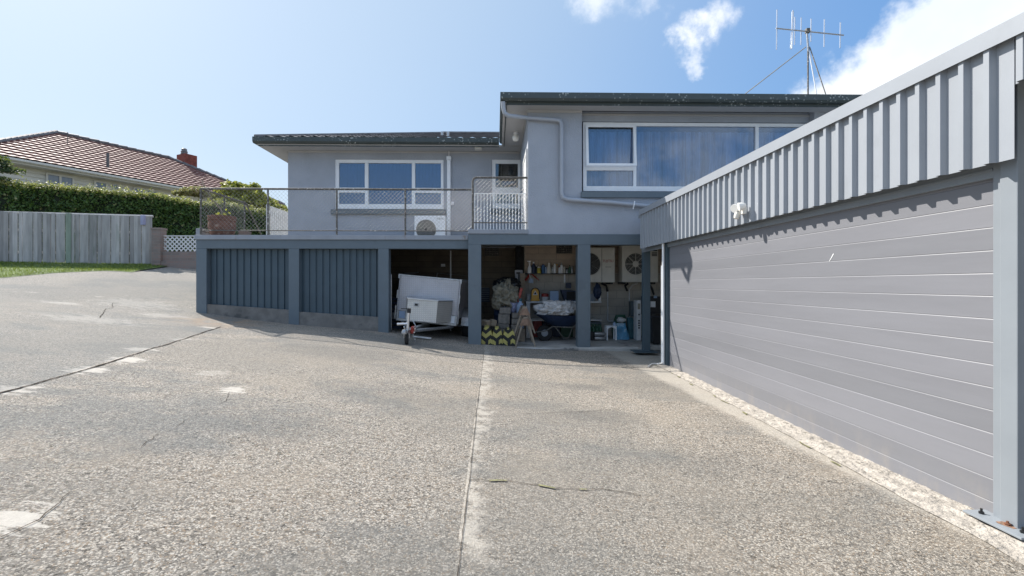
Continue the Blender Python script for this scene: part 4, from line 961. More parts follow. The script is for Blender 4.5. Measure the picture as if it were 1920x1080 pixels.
MB().tube([P(985, 526, YH), P(994, 514, YH), P(997, 512, YH)], [.03, .028, .01], 6).tube([P(996, 513, YH), P(1003, 519, YH), P(1011, 526, YH)], [.014, .02, .008], 6).build('handle', 'red', g_, smooth=True)
MB().tube([P(993, 514, YH - .04), P(994, 522, YH - .04)], .008, 6).build('tag_cord', 'white', g_)
MB().prism([(P(990, 0, YH).x, P(990, 530, YH).z), (P(1000, 0, YH).x, P(1000, 531, YH).z), (P(999, 0, YH).x, P(999, 523, YH).z), (P(993, 0, YH).x, P(993, 521, YH).z)], 'y', YH - .07, YH - .04).build('plastic_bag', 'paleblue', g_)
# workbench
YBn = BR - .62; bt = ZZ(1040, 565, YBn)
wb = thing('workbench', (XX(1050, YBn), YBn + .3, FZ), 'long workbench with a pale front edge and white leg below the bottle shelf', 'workbench')
MB().box(XX(986.5, YBn), XX(1128, YBn), YBn, BR - .003, bt - .035, bt).build('bench_top', 'white_old', wb)
MB().box(XX(987, YBn), XX(994, YBn), YBn + .01, YBn + .08, FZ, bt - .036).build('leg', 'white_old', wb)
MB().box(XX(1075, YBn), XX(1081, YBn), YBn + .01, YBn + .08, FZ, bt - .036).build('leg', 'block', wb)
MB().box(XX(995, YBn), XX(1128, YBn), YBn + .03, BR - .01, ZZ(1040, 602, YBn), ZZ(1040, 599.5, YBn)).build('lower_shelf', 'white_old', wb)
MB().box(XX(976, YBn), XX(985, YBn), YBn + .2, YBn + .35, FZ, ZZ(980, 512, YBn)).build('timber_post', 'wood', label='rough timber post standing at the left end of the workbench', cat='timber')
MB().box(XX(1080.5, 11), XX(1082.3, 11), 11, 11.04, ZZ(1081, 530, 11), ZZ(1081, 464, 11)).build('white_trunking', 'white', label='white vertical trunking left of the second terrace column on the right', cat='pipe cover')
# on the bench
Yb = YBn + .15
def bx(name, a, b, t_, btm, Y, d, m, label, cat, bevel=.01):
    x0, x1 = XX(a, Y), XX(b, Y); return MB().box(x0, x1, Y, Y + d, ZZ((a + b) / 2, btm, Y) if isinstance(btm, (int, float)) and btm > 30 else btm, ZZ((a + b) / 2, t_, Y)).build(name, m, bevel=bevel, label=label, cat=cat)
bx('storage_box', 988.5, 1015, 551, bt + .001, Yb + .25, .1, 'white_old', 'white box behind the yellow reel on the workbench', 'box')
yc = XX(1003.5, Yb)
yl = thing('cable_reel', (yc, Yb, bt), 'yellow arched cable reel with a white triangle standing on the workbench', 'cable reel')
rr = .105; zt = ZZ(1003, 540.5, Yb) - bt
arc = [(yc + rr * .93 * math.cos(a), bt + zt - rr + rr * math.sin(a)) for a in [math.pi * k / 12 for k in range(13)]]
MB().prism([(yc - rr, bt + .001), (yc + rr, bt + .001)] + arc, 'y', Yb, Yb + .14).build('body', 'orange', yl, bevel=.01)
MB().tube([(yc - rr * .95, Yb - .01, bt + .05)] + [(p[0], Yb - .01, p[1] + .006) for p in arc[::-1]] + [(yc + rr * .95, Yb - .01, bt + .05)], .011, 6).build('rim', 'black', yl)
MB().prism([(yc - .055, bt + zt * .48), (yc + .055, bt + zt * .48), (yc, bt + zt * .82)], 'y', Yb - .012, Yb - .002).build('white_triangle', 'white', yl)
MB().prism([(yc - .038, bt + zt * .52), (yc + .038, bt + zt * .52), (yc, bt + zt * .75)], 'y', Yb - .018, Yb - .0125).build('hole', 'black', yl)
c = Vector((XX(1022.5, Yb), Yb + .08, bt)); tb_ = thing('plastic_tub', c, 'round tub with a red lid beside the yellow reel', 'tub')
hT = ZZ(1022, 550, Yb) - bt
MB().lathe([(.075, 0), (.082, hT * .55)], c, 20).build('body', 'sack', tb_, smooth=True); MB().lathe([(.088, hT * .56), (.088, hT * .9), (.05, hT)], c, 20).build('lid', 'red', tb_, smooth=True)
bx('storage_tin', 1031.5, 1047.5, 545.5, bt + .001, Yb, .06, 'paleblue', 'flat pale blue tin standing on the workbench', 'tin')
cr = thing('tool_bag', (XX(1068, Yb), Yb, bt), 'open dark navy tool bag at the right of the workbench', 'bag')
xa_, xb_ = XX(1052, Yb), XX(1082, Yb); zt = ZZ(1066, 545, Yb)
MB().prism([(xa_, zt + .02), (xa_ + .09, bt + .001), (xb_, bt + .001), (xb_, zt), (xb_ - .05, zt + .0)], 'y', Yb - .02, Yb + .25).build('bag_body', 'navy', cr, bevel=.012)
MB().box(xa_ + .13, xb_ - .03, Yb - .032, Yb - .021, bt + .03, zt - .02).build('pocket', 'rubber', cr, bevel=.004)
bx('plastic_cup', 1061, 1071, 530, 540.5, Yb + .25, .08, 'navy', 'small dark blue container above the tool bag', 'container')
bottle(1083.5, 551, 4, 'white', 'white', 'small white tube standing at the workbench beside the terrace column', 'can', Y=Yb - .05, zb=bt)
# below the bench
bx('storage_crate', 1000, 1016, 602, FZ + .002, YBn + .2, .3, 'red', 'dull red crate under the workbench', 'crate')
bx('storage_crate', 1018, 1050, 603, FZ + .002, YBn + .25, .3, 'navy', 'dark blue crate under the workbench behind the wheelbarrow', 'crate')
bx('storage_crate', 1052, 1076, 606, FZ + .002, YBn + .2, .35, 'green', 'dark green crate under the workbench beside the barrow legs', 'crate')
bx('storage_crate', 1107, 1128, 604, FZ + .3, YBn + .1, .35, 'paint_dark', 'grey blue crate on the lower bench shelf right of the column', 'crate')
# wheelbarrow
YW_ = 10.55
wbw = thing('wheelbarrow', (XX(1045, YW_), YW_, FZ), 'dark navy wheelbarrow with bent tube handles in front of the workbench', 'wheelbarrow')
ztr = ZZ(1045, 589, YW_); zlo = ZZ(1045, 612, YW_)
xs4 = [XX(1008, YW_), XX(1082, YW_)]
q = MB(); n = 14
for k in range(n + 1):
    pass
sec = [(1002, 588, 588.5, .30), (1012, 588.5, 595, .32), (1024, 589, 603, .33), (1036, 590, 609, .33), (1050, 591, 611.5, .33), (1066, 590.5, 611, .33), (1080, 589, 607, .32), (1092, 587, 596, .30)]
rings = []
for (px, t_, b2, hw) in sec:
    x = XX(px, YW_); zt = ZZ(px, t_, YW_); zb2 = ZZ(px, b2, YW_)
    rings.append([q.pt(p) for p in [(x, YW_ - hw, zt), (x, YW_ - hw * .8, zb2 + (zt - zb2) * .4), (x, YW_ - hw * .5, zb2), (x, YW_ + hw * .5, zb2), (x, YW_ + hw * .8, zb2 + (zt - zb2) * .4), (x, YW_ + hw, zt)]])
for a, b in zip(rings, rings[1:]):
    for k in range(5): q.f.append([a[k], a[k + 1], b[k + 1], b[k]])
q.f.append(rings[0][::-1]); q.f.append(rings[-1])
q.build('tray', 'navy', wbw, smooth=True)
for s in (-1, 1):
    MB().tube([P(1004, 623, YW_ + s * .12), P(1024, 620, YW_ + s * .16), P(1036, 612.5, YW_ + s * .2), P(1072, 614, YW_ + s * .24), P(1086, 608, YW_ + s * .26), P(1100, 600, YW_ + s * .28)], .013, 8).build('handle', 'rail', wbw, smooth=True)
    MB().tube([P(1041, 613, YW_ + s * .22), P(1057, 634, YW_ + s * .22), P(1066, 634, YW_ + s * .22), P(1074, 613, YW_ + s * .22)], .012, 8).build('leg', 'rail', wbw, smooth=True)
wc = P(1021, 625, YW_); wc.z = FZ + .18
wh = MB().lathe([(.11, -.04), (.165, -.045), (.18, -.02), (.18, .02), (.165, .045), (.11, .04)], wc, 24, axis='y').build('wheel', 'rubber', wbw, smooth=True)
MB().lathe([(.11, -.03), (.1, -.035), (.03, -.05)], wc, 16, axis='y')  .build('rim', 'coping', wh, smooth=True)
# lumpy soft things
def blobby(name, c, r, m, label, cat, seed=1, fold=.16, parent=None, sub=4, flat=None, freq=3.0, ridge=0.1):
    import bmesh
    bm = bmesh.new(); bmesh.ops.create_icosphere(bm, subdivisions=sub, radius=1); c = Vector(c)
    for v in bm.verts:
        d = v.co.normalized(); k = 1 + fold * mnoise.noise(d * freq + Vector((seed * 7.1, 0, 0))) * 1.6 + ridge * (.5 - abs(mnoise.noise(d * freq * 1.7 + Vector((0, seed * 3.3, 0)))) * 2.2)
        p = Vector((d.x * r[0] * k, d.y * r[1] * k, d.z * r[2] * k))
        if flat is not None and p.z < flat: p.z = flat + (p.z - flat) * .05
        v.co = p
    me = bpy.data.meshes.new(name); bm.to_mesh(me); bm.free(); me.materials.append(M[m])
    for p in me.polygons: p.use_smooth = True
    o = bpy.data.objects.new(name, me); COL.objects.link(o); org = ORG.get(parent.name, Vector()) if parent else Vector()
    o.location = c - org
    if parent: o.parent = parent
    if label: tag(o, label, cat)
    ORG[o.name] = c
    return o
wr = lambda px, py, Y: P(px, py, Y)
blobby('woven_sack', P(1040, 580, YW_ - .02), (.40, .30, .19), 'sack', 'crumpled pale grey sack lying in the wheelbarrow', 'sack', 3, .22, flat=-.12, freq=2.2, ridge=.25, sub=5)
blobby('cloth_bundle', P(1066, 577, YW_ + .02), (.16, .2, .15), 'sack', 'small folded cloth on the right end of the pale sack', 'cloth', 8, .25, freq=3, ridge=.3)
blobby('canvas_bag', P(1076, 584, YW_ + .1), (.11, .2, .18), 'canvas', 'khaki bag in the wheelbarrow next to the terrace column', 'bag', 5, .2, freq=2.5, ridge=.2)
# dark barrel with canvas
YD = 10.9
c = Vector((XX(949, YD), YD, FZ)); dr_ = thing('plastic_barrel', c, 'dark blue barrel under a crumpled khaki canvas', 'barrel')
MB().lathe([(.25, 0), (.27, .03), (.28, .25), (.29, .27), (.28, .30), (.285, .55), (.295, .57), (.285, .60), (.28, .78), (.25, .80)], c, 28).build('body', 'navy', dr_, smooth=True)
blobby('canvas_sheet', P(948, 557, YD - .08), (.30, .30, .34), 'canvas', 'crumpled khaki canvas heaped on the dark blue barrel', 'canvas', 11, .22, freq=2.2, ridge=.35, sub=5)
blobby('black_bag', P(950, 533, YD + .15), (.30, .25, .16), 'black', 'limp black bag on top of the khaki canvas', 'bag', 13, .2, ridge=.2)
blobby('grey_cloth', P(961, 576, YD - .22), (.14, .1, .16), 'greyfilm', 'pale grey cloth hanging from the khaki canvas', 'cloth', 15, .2, ridge=.25)
MB(rot(P(974, 556, YD - .2), ry=R(14))).box(-.03, .03, -.02, .02, -.22, .2).build('red_level', 'red', bevel=.008, label='slanting red tool leaning between the canvas and the workbench', cat='tool')
# jug with blue top
c = Vector((XX(975.5, 10.5), 10.5, ZZ(975, 594, 10.5))); jg = thing('water_jug', c, 'pale blue plastic jug with a teal cap right of the barrel', 'jug')
MB().lathe([(.08, -.25), (.085, -.2), (.085, 0), (.085, .22), (.07, .28), (.03, .33), (.03, .35)], c, 20).build('body', 'paleblue', jg, smooth=True); MB().lathe([(.04, .35), (.04, .40), (.02, .41)], c, 14).build('cap', 'teal', jg, smooth=True)
MB().tube([c + Vector((.07, -.06, .28)), c + Vector((.02, -.1, .12)), c + Vector((-.02, -.1, .06)), c + Vector((.06, -.1, -.1))], .008, 6).build('strap', 'black', jg, smooth=True)
MB().box(c.x - .1, c.x + .1, 10.42, 10.6, FZ + .001, c.z - .25).build('wooden_box', 'wood', bevel=.006, label='wooden block carrying the pale blue jug', cat='block')
# stone blocks
YK = 10.25
stk = [(936.5, 957.5, 577, 588.5, 0), (934, 956, 589, 607.5, .02), (932, 955, 608, 617, .0), (930, 954, 617.5, 635, -.03), (959.5, 971.5, 587, 597.5, .1), (959, 972, 598, 608, .08), (958, 971, 608.5, 635, .1)]
nm = ['topmost grey stone block of the stack beside the hazard ramps', 'second grey stone block from the top of the taller stack', 'thin third stone slab in the taller stack', 'bottom stone block of the taller stack behind the hazard ramps', 'top small stone block of the lower stack left of the sawhorses', 'middle stone block of the lower stack left of the sawhorses', 'bottom stone block of the lower stack left of the sawhorses']
for (a, b, t_, bt_, dy), l in zip(stk, nm):
    Y = YK + dy; MB().box(XX(a, Y), XX(b, Y), Y, Y + .26, max(FZ + .001, ZZ(a, bt_, Y)) if bt_ < 634 else FZ + .001, ZZ(a, t_, Y)).build('stone_block', 'block', bevel=.018, label=l, cat='stone block', group='stone blocks stacked in the workshop')
for k, (px, py, rz_) in enumerate([(911, 601, .5), (918, 604, -.6), (924, 600, .2)]):
    p = P(px, py + 5, 10.2); MB(rot(p, rz=rz_, ry=R(10 * (k - 1)))).box(-.06, .06, -.14, .14, -.07, .07).build('firewood_log', 'wood', bevel=.02, label=['left split grey log on top of the hazard ramps', 'middle split grey log on top of the hazard ramps', 'right split grey log leaning near the stone blocks'][k], cat='log', group='split logs behind the hazard ramps')
MB().box(XX(903, 10.15), XX(928, 10.15), 10.12, 10.5, FZ + .001, ZZ(915, 610, 10.15)).build('log_pile_box', 'black', bevel=.01, label='low dark crate below the split logs', cat='crate')
# three hazard ramps, end on
YZ = 9.62
for k, (a, b, t_) in enumerate([(901.5, 924, 613), (922, 943, 614.5), (942, 967, 617)]):
    x0, x1 = XX(a, YZ), XX(b, YZ); zt = ZZ(a, t_, YZ); xm = (x0 + x1) / 2
    rp = thing('hazard_ramp', (xm, YZ, FZ), ['yellow and black hazard ramp next to the terrace column', 'yellow and black hazard ramp in the middle of the three', 'yellow and black hazard ramp next to the sawhorses'][k], 'ramp', 'yellow and black hazard ramps')
    hh = zt - FZ; pr = [(x0 + .003, FZ + .001), (x1 - .003, FZ + .001), (x1 - .008, FZ + hh * .55), (x1 - .035, FZ + hh * .82), (xm + .045, zt - .01), (xm, zt), (xm - .045, zt - .01), (x0 + .035, FZ + hh * .82), (x0 + .008, FZ + hh * .55)]
    MB().prism(pr, 'y', YZ + .02 * k, YZ + .45).build('body', 'hazard', rp, bevel=.008)
    MB().box(xm - .03, xm + .03, YZ + .02 * k - .012, YZ + .02 * k - .001, FZ + .004, FZ + .15).build('cable_slot', 'black', rp)
# sawhorses
M['wood_brown'] = mat('stained_wood', (.25, .16, .11), .8, var=.3, vs=9)
def sawhorse(pxc, pyt, pyb, Y, label, wt, wb_, g1=None):
    xt = XX(pxc, Y); zt = ZZ(pxc, pyt, Y); zb2 = g1 if g1 is not None else FZ; s_ = thing('sawhorse', (xt, Y, zb2), label, 'sawhorse', 'nested wooden sawhorses')
    MB().box(xt - .045, xt + .045, Y + .0, Y + .8, zt - .03, zt).build('top_beam', 'wood', s_)
    gh = .17
    for y in (Y + .02, Y + .72):
        MB().prism([(xt - wt, zt - .032), (xt + wt, zt - .032), (xt + .118, zt - gh), (xt - .118, zt - gh)], 'y', y - .022, y - .002).build('gusset', 'wood_brown' if y < Y + .3 else 'wood', s_)
        for s in (-1, 1):
            k = (zt - .033 - zb2) / (zt - gh - zb2); xo = .085
            MB().prism([(xt + s * .02, zt - .034), (xt + s * .055, zt - .034), (xt + s * (wb_ + .032), zb2 + .001), (xt + s * wb_, zb2 + .001)], 'y', y, y + .05).build('leg', 'wood', s_)
    return s_
YJ = 9.62
sawhorse(985.5, 594.5, 643, YJ - .05, 'lower front sawhorse with a brown stained gusset', .055, .18)
sawhorse(984, 575.5, 625, YJ + .03, 'upper sawhorse stacked on the front one', .045, .19, g1=ZZ(984, 625.5, YJ))
# ------------------------------------------------------------------ right bay
YA = 11.15
u1 = (XX(1086, YA), XX(1153, YA)); z0, z1 = ZZ(1120, 529.5, YA), ZZ(1120, 464, YA)
A1 = ac_unit('air_conditioner', u1[0], u1[1], YA, .34, z0, z1, 'cream wall mounted air conditioner with lettering, partly behind the terrace column', (XX(1105, YA), (z0 + z1) / 2 + .02), .255)
MB().box(XX(1128, YA), XX(1128.8, YA), YA - .004, YA - .0005, z0 + .02, z1 - .02).build('panel_seam', 'rail', A1)
text_mesh('lettering', 'FUJITSU', .085, 'red', A1, Matrix.Translation((XX(1140.5, YA), YA - .003, ZZ(1140, 491.5, YA))) @ FACE, .85)
MB().box(XX(1135, YA), XX(1146, YA), YA - .003, YA - .0005, ZZ(1140, 501, YA), ZZ(1140, 500.2, YA)).build('print_line', 'rail', A1)
z0, z1 = ZZ(1200, 529, YA), ZZ(1200, 459.5, YA)
A2 = ac_unit('air_conditioner', XX(1166.5, YA), XX(1234, YA), YA, .36, z0, z1, 'cream wall mounted air conditioner with a pale fan hub and slotted vents', (XX(1191.5, YA), ZZ(1191, 495, YA)), .255, hub=True, spokes=8)
for a, b, t_, b2 in ((1219, 1232, 469, 471), (1222, 1232, 473.3, 475), (1222, 1232, 476, 477.6), (1222, 1232, 478.6, 480.2)): MB().box(XX(a, YA), XX(b, YA), YA - .006, YA - .0005, ZZ(a, b2, YA), ZZ(a, t_, YA)).build('vent_slot', 'black', A2)
for nm_, A_, a, b in (('b', A1, 1092, 1148), ('b', A2, 1172, 1228)):
    for px in (a, b): MB().box(XX(px, YA) - .02, XX(px, YA) + .02, YA + .02, BR - .003, z0 - .05, z0 - .004).build('wall_bracket', 'black', A_)
Yp = BR - .05
rod('conduit', [P(1139.5, 546, Yp), P(1139.5, 600, Yp), P(1141, 602, Yp), P(1166, 602, Yp)], .016, 'white_old', 'pale conduit dropping from the lettered air conditioner and turning right', 'pipe')
rod('conduit', [P(1196, 531, Yp - .1), P(1186, 534, Yp - .05), P(1180, 542, Yp), P(1180, 600, Yp)], .018, 'white_old', 'pale curved conduit below the air conditioner with the pale hub', 'pipe')
rod('conduit', [P(1106, 600.5, Yp - .2), P(1128, 600.5, Yp - .2)], .014, 'white_old', 'short level pale conduit right of the terrace column', 'pipe')
for k, (a, b, c_) in enumerate([((1120, 530), (1117, 545), (1120, 556)), ((1128, 531), (1137, 536), (1139, 546)), ((1178, 531), (1172, 536), (1176, 545)), ((1214, 530), (1222, 540), (1226, 552))]):
    rod('insulated_hose', [P(*a, Yp - .12), P(*b, Yp - .1), P(*c_, Yp - .04)], .028, 'black', ['black hose hanging over the right end of the workbench', 'black hose bending into the first pale conduit', 'black hose under the left corner of the air conditioner with the pale hub', 'black hose tangle seen right of the slim carport post'][k], 'hose')
blobby('black_jacket', P(1120, 546, YA - .1), (.09, .1, .17), 'navy', 'dark jacket hanging above the right end of the workbench', 'jacket', 21, .2, ridge=.2)
bx('storage_box', 1107, 1117, 551, bt + .001, Yb + .1, .15, 'coping', 'grey box on the bench right of the terrace column', 'box')
bottle(1124.5, 552, 5, 'white', 'white', 'small white bottle at the right end of the workbench', 'plain', Y=Yb, zb=bt)
# bottle crate
YG = 10.7
cr = thing('bottle_crate', (XX(1118, YG), YG, FZ), 'black crate packed with dark bottles right of the second column', 'crate')
MB().box(XX(1104, YG), XX(1126, YG), YG, YG + .35, FZ + .001, ZZ(1118, 622, YG)).build('crate_body', 'black', cr, bevel=.008)
for i in range(4):
    for j in range(2):
        c = Vector((XX(1108 + i * 6.5, YG), YG + .08 + j * .17, FZ)); MB().lathe([(.035, .12), (.037, .2), (.035, ZZ(1118, 617, YG) - FZ), (.015, ZZ(1118, 613, YG) - FZ), (.014, ZZ(1118, 609, YG) - FZ)], c, 10).build('crate_bottle', 'green', cr, smooth=True)
for k in range(2):
    c = Vector((XX(1125.5, YG - .12), YG - .1, FZ + .05 + k * .1)); MB().lathe([(.045, -.12), (.048, 0), (.045, .1), (.02, .14)], c, 12, axis='x').build('bottle', 'galv', smooth=True, label=['clear bottle lying on the floor against the bottle crate', 'clear bottle lying on top of another beside the bottle crate'][k], cat='bottle')
# stool
YT2 = 10.65
x0, x1 = XX(1137, YT2), XX(1157, YT2); zt = ZZ(1147, 611, YT2)
so_ = thing('step_stool', ((x0 + x1) / 2, YT2, FZ), 'small white plastic stool with arched sides beside the blue bag', 'stool')
MB().box(x0, x1, YT2, YT2 + .22, zt - .02, zt).build('seat', 'white', so_, bevel=.006)
w_ = x1 - x0; ax = [(x0 + .035 + (w_ - .07) * (k / 8), zt - .03 - .04 * (1 - math.sin(math.pi * k / 8))) for k in range(9)]
for y in (YT2 + .005, YT2 + .2):
    MB().prism([(x0 + .005, zt - .021), (x1 - .005, zt - .021), (x1 - .005, zt - .07), (x1 - .035, zt - .07)] + ax[::-1] + [(x0 + .035, zt - .07), (x0 + .005, zt - .07)], 'y', y, y + .012).build('apron', 'white', so_)
    for (a, b) in ((x0 + .005, x0 + .035), (x1 - .035, x1 - .005)): MB().box(a, b, y, y + .018, FZ + .001, zt - .071).build('leg', 'white', so_)
bottle(1152, 603, 6, 'paleblue', 'blue', 'small pale blue bottle standing on the white stool', 'plain', Y=YT2 + .1, zb=zt)
def bag(name, px0_, px1_, t_, Y, m, label, seed):
    x0, x1 = XX(px0_, Y), XX(px1_, Y); zt = ZZ((px0_ + px1_) / 2, t_, Y); q = MB(); n = 14; rows = []
    for j in range(n + 1):
        v = j / n; ww = (x1 - x0) / 2 * (1 - .22 * v - .25 * max(0, v - .75) * 2); dd = .14 * (1 - .75 * v ** 2); row = []
        for k in range(20):
            a = 2 * math.pi * k / 20; ca = math.copysign(abs(math.cos(a)) ** .6, math.cos(a)); sa = math.copysign(abs(math.sin(a)) ** .6, math.sin(a)); f = 1 + .09 * mnoise.noise(Vector((ca * 2, sa * 2, v * 4 + seed)))
            row.append(q.pt(((x0 + x1) / 2 + ww * ca * f + .02 * math.sin(v * 5 + seed), Y + .14 + dd * sa * f, FZ + .001 + (zt - FZ) * v)))
        rows.append(row)
    for a, b in zip(rows, rows[1:]):
        for k in range(20): q.f.append([a[k], a[(k + 1) % 20], b[(k + 1) % 20], b[k]])
    q.f.append(rows[0][::-1]); q.f.append(rows[-1]); return q.build(name, m, smooth=True, label=label, cat='bag')
M['bluebag'] = mat('blue_printed_bag', (.10, .30, .48), .5, var=.3, vs=6, stain=(.35, .5, .6), ss=6, st=(.55, .6), bump=.3, bs_=20, bd=.01)
bag('garden_bag', 1155, 1181, 607, 10.75, 'bluebag', 'full light blue garden bag standing right of the white stool', 1)
bag('garden_bag', 1151, 1178, 591, 11.1, 'green', 'dark green bag standing behind the light blue bag', 3)
bag('garden_bag', 1176, 1193, 596, 10.95, 'teal', 'tall teal sack between the light blue bag and the long white carton', 5)
blobby('paper_scrap', P(1165, 600, 11.0), (.1, .04, .06), 'sack', 'white crumpled label on the dark green bag', 'paper', 6, .3, ridge=.3, sub=3)
ct_ = thing('long_carton', (XX(1197, 10.6), 10.6, FZ), 'tall narrow white carton with dark printing standing by the slim carport post', 'carton')
x0, x1 = XX(1194, 10.6), XX(1202, 10.6)
MB().box(x0, x1, 10.6, 10.85, FZ + .001, ZZ(1197, 563, 10.6)).build('box', 'white_old', ct_, bevel=.004)
MB().box(x0 + .02, x1 - .02, 10.592, 10.599, ZZ(1197, 580, 10.6), ZZ(1197, 569, 10.6)).build('yellow_label', 'canvas', ct_)
MB().prism([(x0 + .025, ZZ(1197, 588.5, 10.6)), (x1 - .02, ZZ(1197, 588.5, 10.6)), ((x0 + x1) / 2, ZZ(1197, 592, 10.6))], 'y', 10.592, 10.599).build('print_mark', 'black', ct_)
for k, py in enumerate((600, 604.5, 609, 613.5)): MB().box(x0 + .03, x1 - .03, 10.592, 10.599, ZZ(1197, py + 2.6, 10.6), ZZ(1197, py, 10.6)).build('print_mark', 'black', ct_)
bx('storage_box', 1183, 1193, 565, FZ + .5, 11.2, .2, 'paint_dark', 'blue grey box on end behind the long white carton', 'box')
bx('shelf_cabinet', 1214, 1242, 556, 592, 10.95, .5, 'black', 'dark cabinet seen right of the slim carport post', 'cabinet')
bx('notice_card', 1220, 1229, 565, 576, 10.93, .012, 'white', 'white square notice on the dark cabinet', 'notice', .001)
bx('small_carton', 1226, 1232, 554.5, 559, 10.93, .015, 'paleblue', 'small pale carton on the dark cabinet above the notice', 'carton', .001)
# wheelie bin
YBN = 9.95
c = Vector((XX(1236, YBN), YBN + .25, FZ - .012)); bn = thing('wheelie_bin', c, 'black wheelie bin half hidden behind the rear wall post', 'bin')
zt = ZZ(1236, 596, YBN); x0, x1 = XX(1222, YBN), XX(1270, YBN)
q = MB(); A_ = [q.pt(p) for p in ((x0 + .05, YBN + .05, FZ), (x1 - .05, YBN + .05, FZ), (x1 - .05, YBN + .45, FZ), (x0 + .05, YBN + .45, FZ))]; B_ = [q.pt(p) for p in ((x0, YBN, zt), (x1, YBN, zt), (x1, YBN + .52, zt), (x0, YBN + .52, zt))]
q.f += [A_[::-1], B_] + [[A_[k], A_[(k + 1) % 4], B_[(k + 1) % 4], B_[k]] for k in range(4)]; q.build('body', 'black', bn, bevel=.02)
MB().prism([(YBN - .03, zt + .001), (YBN + .56, zt + .001), (YBN + .54, zt + .05), (YBN + .3, zt + .075), (YBN, zt + .045)], 'x', x0 - .02, x1 + .02).build('lid', 'black', bn, bevel=.012)

# ------------------------------------------------------------------ antenna
YN = 11.2
an = thing('tv_antenna', P(1516, 172, YN), 'tall television antenna on a stayed mast above the right hand roof', 'antenna')
rz0 = FT + .15
top = P(1515, 56, YN)
MB().tube([Vector((top.x, YN, rz0 - .3)), P(1515, 96, YN)], .018, 8).build('mast', 'rail', an, smooth=True)
MB().tube([P(1516, 98, YN), P(1513, 62, YN), P(1512.5, 55, YN)], [.026, .02, .016], 8).build('mast', 'galv', an, smooth=True)
for (a, b, m_) in (((1511, 88), (1396, 173), 'wire'), ((1518, 88), (1548, 172), 'rail'), ((1516, 90), (1531, 172), 'white')):
    yy = YN + (-.6 if b[0] > 1540 else (.5 if b[0] < 1400 else -.2)); p = P(a[0], a[1], YN); q_ = P(b[0], b[1] + 4, yy); MB().tube([p, q_], .012, 6).build('stay', m_, an)
MB().tube([P(1455, 53, YN), P(1582, 66, YN)], .016, 8).build('boom', 'galv', an, smooth=True)
MB().box(top.x - .05, top.x + .03, YN - .04, YN + .04, P(1512, 62, YN).z, P(1512, 54, YN).z).build('clamp', 'rail', an)
for (px, t_, b2) in ((1456.5, 18, 93), (1490, 32, 84), (1502, 33, 84), (1520.5, 35, 78), (1545.5, 36, 88), (1575.5, 42, 90)): MB().tube([P(px + .4, t_, YN), P(px - .4, b2, YN)], .0115, 6).build('element', 'alu', an, smooth=True)
MB().tube([P(1484.5, 57, YN - .03), P(1485.5, 22, YN - .03), P(1486.5, 19.5, YN - .03), P(1488, 22, YN - .03), P(1485, 90, YN - .03), P(1483.5, 92.5, YN - .03), P(1482, 90, YN - .03), P(1484, 59, YN - .03)], .0105, 6).build('folded_element', 'alu', an, smooth=True)

# ------------------------------------------------------------------ fence, garden wall, hedge
def line_pt(a, b, u): return a + (b - a) * u
FA = P(-150, 500, 13.55); FB = P(286, 500, 14.75)
fn = thing('timber_fence', (FA.x + (FB.x - FA.x) / 2, 14.1, 0), 'long weathered grey paling fence on the left in front of the hedge', 'fence')
fd_ = (FB - FA); fd_.z = 0; FL = fd_.length; fd_.normalize(); fnm = Vector((fd_.y, -fd_.x, 0))
M['paling'] = mat('weathered_paling', (.375, .362, .345), .9, var=.14, vs=9, stretch=(1.6, 1, .2), island=.26, stain=(.24, .26, .22), ss=2.5, st=(.55, .72), bump=.4, bs_=30)
M['post_green'] = mat('treated_post', (.24, .29, .23), .9, var=.15, vs=6, stretch=(1, 1, .2))
q = MB(); s = 0; r_ = random.Random(5)
ztopA, ztopB = ZZ(0, 397, 13.97), ZZ(285, 407, 14.75)
def ftop(s): 
    p = FA + fd_ * s; u = (s) / FL; x_ = u * FL; a0 = (P(0, 500, 13.97) - FA); a0.z = 0; k0 = a0.length; return ztopA + (ztopB - ztopA) * (s - k0) / (FL - k0)
while s < FL - .02:
    w_ = r_.uniform(.10, .135); gap = r_.uniform(.002, .011); e = min(FL, s + w_ - gap); lay = .02 if int(s * 7.1) % 2 else .0; lay += r_.uniform(-.003, .003)
    p0 = FA + fd_ * s + fnm * lay; p1 = FA + fd_ * e + fnm * lay; g0 = G(p0.x, p0.y) + r_.uniform(-.02, .05); zt = ftop(s) + r_.uniform(-.008, .012); b0 = p0 + fnm * .018; b1 = p1 + fnm * .018; dz = r_.uniform(-.006, .006)
    i = [q.pt(v) for v in ((p0.x, p0.y, g0), (p1.x, p1.y, g0), (b1.x, b1.y, g0), (b0.x, b0.y, g0), (p0.x, p0.y, zt), (p1.x, p1.y, zt + dz), (b1.x, b1.y, zt + dz), (b0.x, b0.y, zt))]
    for f_ in ((3, 2, 1, 0), (4, 5, 6, 7), (0, 1, 5, 4), (1, 2, 6, 5), (2, 3, 7, 6), (3, 0, 4, 7)): q.f.append([i[k] for k in f_])
    s += w_
q.build('palings', 'paling', fn)
for px in (131,):
    pp = P(px, 500, 14.3); s = (pp - FA).dot(fd_); p = FA + fd_ * s + fnm * .045
    MB(rot((p.x, p.y, 0), rz=math.atan2(fd_.y, fd_.x))).box(-.065, .065, -.03, .03, G(p.x, p.y) - .1, ftop(s) + .02).build('post', 'post_green', fn, bevel=.004)
for zr in (.35, 1.0, 1.5): 
    a = FA - fnm * .04; b = FB - fnm * .04; MB().tube([(a.x, a.y, G(a.x, a.y) + zr), (b.x, b.y, G(b.x, b.y) + zr)], .04, 4).build('rail', 'paling', fn)
p = P(267, 405, 14.6); 
lc = thing('plastic_sleeve', p, 'pale lilac plastic sleeve hooked over the fence top near its right end', 'sleeve')
